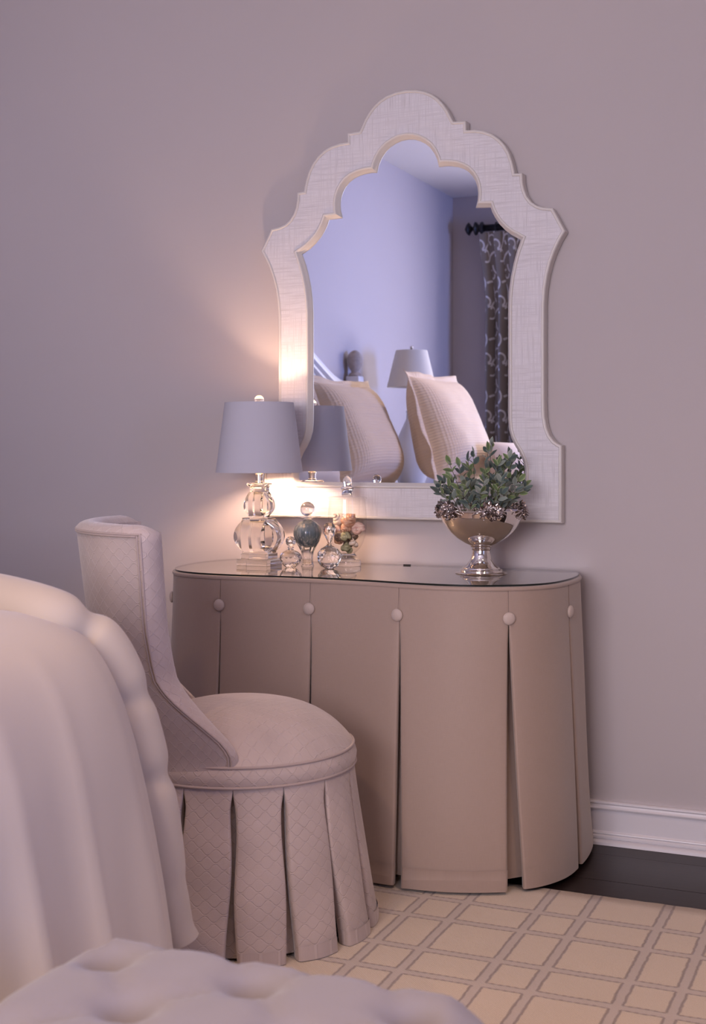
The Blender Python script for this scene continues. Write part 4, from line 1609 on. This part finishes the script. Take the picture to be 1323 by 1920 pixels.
# outer skin
m = MB()
rows, uvr = [], []
for z in zs[:-1] + [Z1 - 0.014]:
    rows.append([back_pt(0, -1 + 2 * k / NK, z, 0) for k in range(NK + 1)])
    uvr.append([((-1 + 2 * k / NK) * half_span(z) * 0.33, z) for k in range(NK + 1)])
rows[-2] = [back_pt(0, -1 + 2 * k / NK, Z1 - 0.020, 0) for k in range(NK + 1)]
m.grid(rows, uvr)
m.build('backrest_outer', M['chair'], chair)
# boxing: front edges and top, with soft round-over, running round the outline
path = []
for z in zs[1:-1]:
    path.append((-1, z))
for k in range(1, NK):
    path.append((-1 + 2 * k / NK, Z1))
for z in reversed(zs[1:-1]):
    path.append((1, z))
rows = []
for (k, z) in path:
    row = []
    top = (z == Z1)
    for q in range(9):
        t = q / 8
        bul = sin(PI * t)
        if top:
            # ease the corners
            c = max(0.0, (abs(k) - 0.86) / 0.14)
            zz = Z1 - 0.014 + 0.016 * bul ** 0.6 - 0.010 * c * c
            p = back_pt(0, k, Z1 - 0.002, t)
            p.z = zz
        else:
            p = back_pt(0, k, z, t)
            hs = half_span(z)
            d = cpol(1, TB + k * hs, z) - cpol(0, 0, z)
            tang = Vector((-d.y, d.x, 0)) * k
            p = p + tang * 0.013 * bul ** 0.6
            if z > Z1 - 0.03:
                pass
        row.append(p)
    rows.append(row)
m = MB()
dist_ = 0.0
uvr = []
for i, r in enumerate(rows):
    if i:
        dist_ += (r[0] - rows[i - 1][0]).length
    uvr.append([(dist_, q * 0.008) for q in range(9)])
m.grid(rows, uvr)
m.build('backrest_boxing', M['chair'], chair)
# inner skin
m = MB()
rows, uvr = [], []
for z in [0.43 + (Z1 - 0.014 - 0.43) * j / 26 for j in range(27)]:
    pf = 0.010 * sin(PI * (z - 0.43) / 0.5)
    rows.append([back_pt(0, -1 + 2 * k / NK, z, 1) + (cpol(0, 0, 0) - cpol(1, TB + (-1 + 2 * k / NK) * half_span(z), 0)) * pf * (1 - (-1 + 2 * k / NK) ** 4) for k in range(NK + 1)])
    uvr.append([((-1 + 2 * k / NK) * half_span(z) * 0.28, z) for k in range(NK + 1)])
m.grid(rows, uvr)
m.build('backrest_inner', M['chair'], chair)
# double welt round the outer edge
for off in (0.0015, 0.0085):
    pts = [cpol(r_out(z) - 0.012 + 0.0015, TB - half_span(z) + off / 0.3, z) for z in zs[:-1]]
    pts += [Vector((p.x, p.y, Z1 - 0.016 - off * 0.6)) + (p - Vector((HX, HY, p.z))).normalized() * 0.0015 for p in (back_pt(0, -1 + 2 * k / NK, Z1 - 0.02, 0) for k in range(1, NK))]
    pts += [cpol(r_out(z) - 0.012 + 0.0015, TB + half_span(z) - off / 0.3, z) for z in reversed(zs[:-1])]
    MB().tube(pts, 0.0026, 6).build('back_welt', M['welt'], chair)

# ------------------------------------------------------------------ bed
bed = thing('bed', 'wide bed with white arched cane headboard and weathered posts against the left wall', 'bed', (-2.1, -2.42, 0))
BY0, BY1 = -3.40, -1.44      # far and near (mirror) sides
MB().box(-2.93, -1.36, BY0 + 0.08, BY1 - 0.12, 0.33, 0.70, 0.05).build('mattress', M['mattress'], bed)
MB().box(-2.93, -1.40, BY0 + 0.10, BY1 - 0.14, 0.12, 0.325, 0.01).build('bed_base', M['mattress'], bed)
for px, py in ((-2.85, BY0 + 0.16), (-2.85, BY1 - 0.20), (-1.50, BY0 + 0.16), (-1.50, BY1 - 0.20)):
    MB().lathe([(0, 0), (0.03, 0), (0.035, 0.119), (0, 0.119)], 16, (px, py, RT + 0.0005)).build('leg', M['walnut'], bed)
YC = (BY0 + BY1) / 2
HWD = 0.94


def arch(u):      # u -1..1 -> z of the headboard top (camelback)
    a = abs(u)
    return 1.50 + 0.24 * (0.5 + 0.5 * cos(PI * min(1, a / 0.92))) ** 0.9


prof_w = [(0.0, -0.000), (0.022, -0.006), (0.034, -0.016), (0.030, -0.030), (0.044, -0.042), (0.044, -0.058), (0.028, -0.072), (0.030, -0.088), (0.018, -0.100), (0.008, -0.104)]
rows = []
for i in range(61):
    u = -1 + 2 * i / 60
    yy = YC + u * HWD
    rows.append([Vector((XL + 0.012 + 0.02 + dx, yy, arch(u) + dz)) for dx, dz in prof_w])
m = MB()
m.grid(rows)
m.grid([[Vector((XL + 0.014, p[0].y, p[0].z - 0.001)) for p in rows], [p[0] for p in rows]])
m.build('headboard_rail', M['headwhite'], bed, True, 40)
m = MB()
m.grid([[Vector((XL + 0.045, YC + (-1 + 2 * i / 60) * HWD, arch(-1 + 2 * i / 60) - 0.10)) for i in range(61)], [Vector((XL + 0.045, YC + (-1 + 2 * i / 60) * HWD, 0.6)) for i in range(61)]])
m.build('cane_panel', M['cane'], bed, uv=False)
MB().box(XL + 0.014, XL + 0.06, YC - HWD, YC + HWD, 0.45, 0.62, 0.005).build('headboard_lower_rail', M['headwhite'], bed)
for yy in (YC - HWD - 0.045, YC + HWD + 0.045):
    mb = MB().box(XL + 0.016, XL + 0.096, yy - 0.040, yy + 0.040, 0.0, 1.53, 0.004)
    mb.v = [Vector((v.x, v.y, max(v.z, RT + 0.001))) for v in mb.v]
    po = mb.build('headboard_post', M['headwhite'], bed, smooth=False)
    MB().lathe([(0, 1.5305), (0.036, 1.5305), (0.040, 1.537), (0.034, 1.545), (0.024, 1.552), (0.022, 1.562), (0.030, 1.574), (0.041, 1.595), (0.045, 1.618), (0.043, 1.640), (0.036, 1.660), (0.025, 1.672), (0.012, 1.680), (0, 1.683)], 24, (XL + 0.056, yy, 0)).build(
        'post_finial', M['distressed'], bed)

# duvet: draped shell, path = mirror side, rounded corner, foot side
DXF, DYS, DR = -1.245, -1.535, 0.34      # foot plane, mirror-side plane, corner radius
def dpath(off, fr):
    """point at fraction fr of the perimeter path for outward offset off"""
    R_ = DR + off
    xf, ys = DXF + off, DYS + off
    L1 = (xf - R_) - (-2.95)
    L2 = R_ * PI / 2
    L3 = (ys - R_) - (BY0 + 0.02)
    base = [1.40, 0.62, 1.60]
    tot = sum(base)
    q = fr * tot
    if q < base[0]:
        return Vector((-2.95 + L1 * q / base[0], ys, 0)), Vector((0, 1, 0))
    if q < base[0] + base[1]:
        a = PI / 2 - (q - base[0]) / base[1] * PI / 2
        return Vector((xf - R_ + R_ * cos(a), ys - R_ + R_ * sin(a), 0)), Vector((cos(a), sin(a), 0))
    t = (q - base[0] - base[1]) / base[2]
    return Vector((xf, ys - R_ - L3 * t, 0)), Vector((1, 0, 0))


def duvet_row(off, z, fold):
    row = []
    NS = 220
    for k in range(NS + 1):
        fr = k / NS
        p, n = dpath(off, fr)
        s = fr * 3.62
        w_ = (1 - 2 * abs(sin(s * 15 + 2 * noise.noise((s * 2, 0, 5)))) ** 0.8) * 1.0 + noise.noise((s * 7, z * 2.2, 1)) * 1.3 + 0.5 * noise.noise((s * 16, z * 3, 8))
        q = p + n * (fold * w_ * 0.75 * (0.5 + smoothstep(-0.3, 0.3, noise.noise((s * 1.3, 4, 4)))))
        row.append(Vector((q.x, q.y, z + 0.010 * noise.noise((s * 3, off * 4, 2)))))
    return row


dprof = [(-0.34, 0.820, 0.0), (-0.24, 0.818, 0.001), (-0.16, 0.812, 0.001), (-0.09, 0.795, 0.002), (-0.045, 0.770, 0.003), (-0.015, 0.735, 0.004), (0.008, 0.69, 0.005), (0.026, 0.64, 0.006), (0.043, 0.58, 0.008), (0.058, 0.51, 0.010), (0.073, 0.44, 0.013),
         (0.087, 0.37, 0.016), (0.100, 0.30, 0.019), (0.113, 0.22, 0.023), (0.124, 0.14, 0.026), (0.130, 0.07, 0.028)]
prof_s = catmull([(a, b, c) for a, b, c in dprof], 3)
rows = [duvet_row(p.x, p.y, p.z) for p in prof_s]
duvet = thing('duvet', 'thick cream duvet draped over the bed, its rolled border hanging past the corner', 'duvet', (-1.9, -2.3, 0.70))
m = MB()
m.grid(rows)
r0 = rows[0]
# fill the top plateau
top_rows = [r0]
for t in (0.25, 0.5, 0.75, 1.0):
    tgt_y = BY0 + 0.1
    top_rows.insert(0, [Vector((p.x + (-2.95 - p.x) * t * 0.98, p.y + (BY0 + 0.02 - p.y) * t * 0.98, p.z + 0.02 * sin(PI * t))) for p in r0])
m.grid(top_rows)
m.build('duvet_cover', M['duvet'], duvet)
# rolled border: a soft tube lying over the top edge and down past the corner
FRC = (1.40 + 0.62 * 0.56) / 3.62
crest = []
pc, nc = dpath(-0.10, FRC)
for t in (1.0, 0.8, 0.6, 0.4, 0.2, 0.1):
    crest.append(Vector((pc.x + (-2.9 - pc.x) * t, pc.y + 0.02 + 0.05 * t, 0.822)))
for (o_, z_) in ((-0.10, 0.805), (-0.03, 0.762), (0.012, 0.70), (0.040, 0.625), (0.062, 0.55), (0.080, 0.47), (0.096, 0.39), (0.110, 0.31), (0.124, 0.235), (0.135, 0.205)):
    p, n = dpath(o_ - 0.005, FRC)
    crest.append(Vector((p.x, p.y, z_)))
cpath = catmull(crest, 14)
rads = []
for i, p in enumerate(cpath):
    t = i / len(cpath)
    pinch = sum(math.exp(-((t - c_) / 0.018) ** 2) * d_ for c_, d_ in ((0.44, 0.26), (0.575, 0.13), (0.70, 0.20), (0.86, 0.08)))
    rads.append(0.052 * (1 - 0.40 * smoothstep(0.45, 1.0, t)) * (1 + 0.12 * noise.noise((t * 6, 0, 4)) - pinch))
m = MB()
m.tube(cpath, rads, 18)
m.build('rolled_border', M['duvet'], duvet)

# ------------------------------------------------------------------ tufted bench
NXB, NYB = 46, 100
bx0, bx1, by0, by1 = -0.935, -0.415, -3.45, -2.265
bz = 0.512
bench = thing('tufted_bench', 'button-tufted grey linen bench standing at the foot of the bed', 'bench', ((bx0 + bx1) / 2, (by0 + by1) / 2, RT))
sx, sy = 0.190, 0.190
tufts = []
for j in range(0, 9):
    for i in range(-3, 4):
        tx = -0.675 + i * sx + (0.095 if j % 2 else 0)
        ty = -2.355 - j * 0.105
        if bx0 + 0.05 < tx < bx1 - 0.05:
            tufts.append((tx, ty))


def bench_z(x, y):
    ex = min(x - bx0, bx1 - x)
    ey = min(y - by0, by1 - y)
    e = min(ex, ey)
    ed = smoothstep(-0.005, 0.055, ex) * 1.0
    ed2 = smoothstep(-0.005, 0.055, ey)
    h = bz - 0.030 * (1 - ed) ** 1.5 - 0.030 * (1 - ed2) ** 1.5
    d = 0.0
    for tx, ty in tufts:
        r2 = (x - tx) ** 2 + (y - ty) ** 2
        if r2 < 0.012:
            d = max(d, math.exp(-r2 / (0.030 ** 2)) * 0.034)
            # diagonal pleats
    for tx, ty in tufts:
        for dx_, dy_ in ((0.095, 0.105), (-0.095, 0.105)):
            ux, uy = tx + dx_, ty + dy_
            L2_ = dx_ * dx_ + dy_ * dy_
            t = max(0, min(1, ((x - tx) * dx_ + (y - ty) * dy_) / L2_))
            px_, py_ = tx + dx_ * t, ty + dy_ * t
            rr_ = (x - px_) ** 2 + (y - py_) ** 2
            d = max(d, math.exp(-rr_ / (0.013 ** 2)) * 0.0075)
    return h - d * min(1, e / 0.02 if e > 0 else 0)


rows = []
for j in range(NYB + 1):
    # denser rows at the far end
    y = by1 + (by0 - by1) * (j / NYB) ** 1.0
    rows.append([Vector((bx0 + (bx1 - bx0) * i / NXB, y, bench_z(bx0 + (bx1 - bx0) * i / NXB, y))) for i in range(NXB + 1)])
m = MB()
m.grid(rows)
# rounded skirt down from the rim
rim = [rows[0][i] for i in range(NXB + 1)] + [rows[j][NXB] for j in range(1, NYB + 1)] + [rows[NYB][i] for i in range(NXB - 1, -1, -1)] + [rows[j][0] for j in range(NYB - 1, 0, -1)]
cxy = Vector(((bx0 + bx1) / 2, (by0 + by1) / 2, 0))
hx, hy = (bx1 - bx0) / 2, (by1 - by0) / 2


def push(p, o, z):
    ux, uy = (p.x - cxy.x) / hx, (p.y - cxy.y) / hy
    qx = o * (1 if ux > 0.999 else -1 if ux < -0.999 else 0)
    qy = o * (1 if uy > 0.999 else -1 if uy < -0.999 else 0)
    if qx and qy:
        qx *= 0.6
        qy *= 0.6
    return Vector((p.x + qx, p.y + qy, z))


m.grid([rim, [push(p, 0.007, p.z - 0.012) for p in rim], [push(p, 0.011, p.z - 0.030) for p in rim], [push(p, 0.011, 0.38) for p in rim], [push(p, 0.004, 0.365) for p in rim]], close_u=True)
bo = m.build('cushion', M['bench'], bench)
MB().box(bx0 + 0.005, bx1 - 0.005, by0 + 0.005, by1 - 0.005, 0.26, 0.364, 0.004).build('bench_apron', M['bench'], bench)
for px, py in ((bx0 + 0.05, by0 + 0.05), (bx1 - 0.05, by0 + 0.05), (bx0 + 0.05, by1 - 0.05), (bx1 - 0.05, by1 - 0.05)):
    MB().lathe([(0, 0), (0.014, 0), (0.024, 0.249), (0, 0.249)], 16, (px, py, RT + 0.0008)).build('leg', M['walnut'], bench)
for tx, ty in tufts:
    MB().lathe([(0, -0.003), (0.0095, -0.003), (0.0105, 0.0), (0.008, 0.003), (0, 0.0045)], 16, (tx, ty, bz - 0.033)).build('button', M['bench'], bench)

# ------------------------------------------------------------------ pillows
def pillow(name, label, cat, c, w, h, t, yaw, lean, mat, flange=0.045, group=None, roll=0.0, seed=0):
    """w across, h up, t thick; faces +x turned by yaw, leaning back by lean; flat flange round the edge"""
    root = thing(name, label, cat, c, group)
    R = Matrix.Rotation(yaw, 3, 'Z') @ Matrix.Rotation(-lean, 3, 'Y') @ Matrix.Rotation(roll, 3, 'X')
    n = 40

    def surf(sg, a0=1.0):
        rows, uvr = [], []
        for i in range(n + 1):
            row, uv = [], []
            for j in range(n + 1):
                u, v = -1 + 2 * i / n, -1 + 2 * j / n
                pin = 1 - 0.07 * (1 - v * v) * abs(u) - 0.0
                pin2 = 1 - 0.07 * (1 - u * u) * abs(v)
                th = t / 2 * ((1 - u ** 4) * (1 - v ** 4)) ** 0.55
                sag = 1 - 0.25 * v
                wr = 0.006 * noise.noise((u * 3 + seed, v * 3, 1)) + 0.004 * noise.noise((u * 1.5 + seed, v * 9, 7))
                x = sg * (th * sag + wr * (1 - u * u) * (1 - v * v))
                row.append(R @ Vector((x, u * w / 2 * pin, v * h / 2 * pin2)) + Vector(c))
                uv.append((u * w / 2, v * h / 2))
            rows.append(row)
            uvr.append(uv)
        return rows, uvr
    m = MB()
    for sg in (-1, 1):
        r_, u_ = surf(sg)
        m.grid(r_, u_)
    m.build('pillow_body', mat, root)
    if flange:
        m = MB()
        edge_in, edge_out = [], []
        pts = [(-1 + 2 * k / 24, -1) for k in range(24)] + [(1, -1 + 2 * k / 24) for k in range(24)] + [(1 - 2 * k / 24, 1) for k in range(24)] + [(-1, 1 - 2 * k / 24) for k in range(24)]
        ring = []
        for q in range(4):
            e = q / 3
            rr = []
            for i, (u, v) in enumerate(pts):
                pin = 1 - 0.07 * (1 - v * v) * abs(u)
                pin2 = 1 - 0.07 * (1 - u * u) * abs(v)
                wv = e * 0.014 * noise.noise((i * 0.33, seed, 3)) + e * 0.010 * sin(i * 0.5 + seed)
                rr.append(R @ Vector((wv, u * (w / 2 * pin + flange * e) - u * 0.01, v * (h / 2 * pin2 + flange * e) - v * 0.01)) + Vector(c))
            ring.append(rr)
        nrm = R @ Vector((0.002, 0, 0))
        front_ = [[p + nrm for p in r] for r in ring]
        back_ = [[p - nrm for p in r] for r in reversed(ring)]
        m.grid(front_ + back_, close_u=True)
        m.build('flange', mat, root)
    return root


pillow('euro_sham', 'left of two large cream quilted shams seen in the mirror', 'pillow', (-2.60, -2.50, 1.18), 0.62, 0.54, 0.30, 0.06, 0.30, M['sham'], group='large quilted shams on the bed', seed=1)
pillow('euro_sham', 'right of two large cream quilted shams in the mirror, before the bedside lamp', 'pillow', (-2.27, -2.98, 1.215), 0.64, 0.56, 0.28, 0.06, 0.30, M['sham'], group='large quilted shams on the bed', seed=5)
pillow('bed_pillow', 'low plain pillow right of the large shams, behind the plant in the mirror', 'pillow', (-1.96, -3.16, 1.02), 0.50, 0.26, 0.20, 0.05, 0.35, M['pillow'], 0.0, seed=8)
pillow('bed_pillow', 'tan pillow in shadow under the reflected table lamp shade', 'pillow', (-2.62, -1.85, 1.07), 0.56, 0.36, 0.20, 0.0, 0.5, M['pillow'], 0.0, seed=12)
# folded blanket under the shams
m = MB()
rows = []
for i in range(13):
    t = i / 12
    rows.append([Vector((-2.95 + 0.95 * t, -1.62 - 1.72 * j / 24, 0.853 + 0.022 * (1 - (2 * t - 1) ** 8) * (1 - (2 * j / 24 - 1) ** 12) + 0.004 * noise.noise((t * 3, j * 0.3, 0)))) for j in range(25)])
m.grid(rows)
m.grid([[Vector((p.x, p.y, 0.8525)) for p in r] for r in rows])
o = m.build('folded_blanket', M['pillow'])
tag(o, 'thick cream blanket folded flat beneath the shams, seen in the mirror', 'blanket')

# ------------------------------------------------------------------ nightstand and its lamp
NSX, NSY = -2.76, -3.745
ns = thing('nightstand', 'dark wooden nightstand beside the far side of the bed', 'nightstand', (NSX, NSY, 0))
MB().box(NSX - 0.24, NSX + 0.22, NSY - 0.25, NSY + 0.25, 0.14, 0.74, 0.004).build('cabinet_body', M['walnut'], ns, smooth=False)
MB().box(NSX - 0.25, NSX + 0.24, NSY - 0.27, NSY + 0.27, 0.7405, 0.765, 0.004).build('cabinet_top', M['walnut'], ns, smooth=False)
for k in range(2):
    z0 = 0.18 + 0.28 * k
    d = MB().box(NSX + 0.2205, NSX + 0.238, NSY - 0.22, NSY + 0.22, z0, z0 + 0.25, 0.003).build('drawer', M['walnut'], ns, smooth=False)
    MB().sphere((NSX + 0.25, NSY, z0 + 0.125), 0.014, 16).build('knob', M['nickel'], d)
for dx_, dy_ in ((-0.2, -0.2), (-0.2, 0.2), (0.18, -0.2), (0.18, 0.2)):
    MB().lathe([(0, 0), (0.018, 0), (0.024, 0.139), (0, 0.139)], 12, (NSX + dx_, NSY + dy_, RT + 0.0005 if NSX + dx_ > -2.75 else 0.0005)).build('leg', M['walnut'], ns)
l2 = thing('bedside_lamp', 'unlit bedside lamp with tapered ivory shade, behind the shams in the mirror', 'lamp', (NSX, NSY, 0.766))
lz = 0.7655
MB().lathe([(0, 0), (0.085, 0), (0.09, 0.02), (0.05, 0.04), (0.075, 0.12), (0.115, 0.24), (0.11, 0.34), (0.07, 0.44), (0.032, 0.52), (0.03, 0.56), (0.036, 0.57), (0, 0.57)], 40, (NSX, NSY, lz)).build('lamp_base', M['ceramic'], l2)
MB().tube([(NSX, NSY, lz + 0.57), (NSX, NSY, 1.712)], 0.006, 8).build('pole', M['nickel'], l2)
m = MB()
m.lathe([(0.148, 1.478), (0.095, 1.698), (0.0935, 1.698), (0.1465, 1.478), (0.148, 1.478)], 64, (NSX, NSY, 0))
m.build('lamp_shade', M['ivory_shade'], l2, True, 50)
for k in range(3):
    a = 2 * PI * k / 3
    MB().tube([(NSX, NSY, 1.69), (NSX + cos(a) * 0.0935, NSY + sin(a) * 0.0935, 1.69)], 0.0015, 6).build('spider_arm', M['nickel'], l2)
MB().sphere((NSX, NSY, 1.716), 0.011, 16).build('finial', M['nickel'], l2)

# ------------------------------------------------------------------ curtain and rod
RY_, RZ_ = YB + 0.115, 2.665
rod = thing('curtain_rod', 'black iron curtain rod with turned finials on the window wall, seen in the mirror', 'curtain rod', (-1.4, RY_, RZ_))
Mx = Matrix.Rotation(PI / 2, 4, 'Y')
m = MB()
m.lathe([(0, -1.41), (0.024, -1.41), (0.024, 1.41), (0, 1.41)], 24, (-1.36, RY_, RZ_), M4=Mx)
m.build('pole', M['black_iron'], rod)
fin = [(0, 0), (0.030, 0.0), (0.042, 0.008), (0.040, 0.018), (0.028, 0.024), (0.024, 0.034), (0.026, 0.044), (0.040, 0.052), (0.043, 0.062), (0.032, 0.070), (0.014, 0.078), (0.012, 0.084), (0.024, 0.096), (0.042, 0.110), (0.030, 0.124), (0.018, 0.130), (0.008, 0.138), (0, 0.140)]
for sg in (-1, 1):
    Mf = Matrix.Rotation(sg * PI / 2, 4, 'Y')
    MB().lathe([(r * 1.1, z) for r, z in fin], 24, (-1.36 + sg * 1.411, RY_, RZ_), M4=Mf).build('finial', M['black_iron'], rod, True, 50)
for bx_ in (-2.62, -0.10):
    MB().box(bx_ - 0.012, bx_ + 0.012, YB + 0.0005, RY_ - 0.02, RZ_ - 0.012, RZ_ + 0.012, 0.002).build('bracket', M['black_iron'], rod)
cur = thing('curtain', 'taupe drape with white embroidered scrolls hanging from the black rod, seen in the mirror', 'curtain', (-2.52, RY_, RZ_ - 0.05))
m = MB()
rows, uvr = [], []
for j in range(41):
    v = j / 40
    z = 2.635 - v * 2.61
    row, uv = [], []
    NW = 150
    for k in range(NW + 1):
        u = k / NW
        sp_ = 1 + 0.12 * smoothstep(0, 0.15, v) - 0.30 * smoothstep(0.1, 0.75, v) * (1 - u) * 0.35
        x = -2.81 + 0.52 * u * 1.0 + 0.055 * smoothstep(0.0, 0.2, v) * (1 - u) * (1 if v < 2 else 0)
        amp = 0.018 + 0.030 * smoothstep(0.02, 0.3, v)
        yy = RY_ + 0.010 + amp * sin(u * 2 * PI * 5.0 + 0.6 + 0.5 * sin(v * 2)) + 0.006 * noise.noise((u * 6, v * 2, 1))
        x += 0.010 * cos(u * 4 * PI * 5)
        row.append(Vector((x, yy, z)))
        uv.append((u * 1.15, z))
    rows.append(row)
    uvr.append(uv)
m.grid(rows, uvr)
m.build('drape_panel', M['drape'], cur)
for k in range(6):
    x = -2.78 + 0.10 * k
    pts = [Vector((x, RY_ + 0.034 * cos(a), RZ_ + 0.034 * sin(a))) for a in [2 * PI * q / 20 for q in range(21)]]
    MB().tube(pts, 0.004, 6).build('curtain_ring', M['black_iron'], cur)
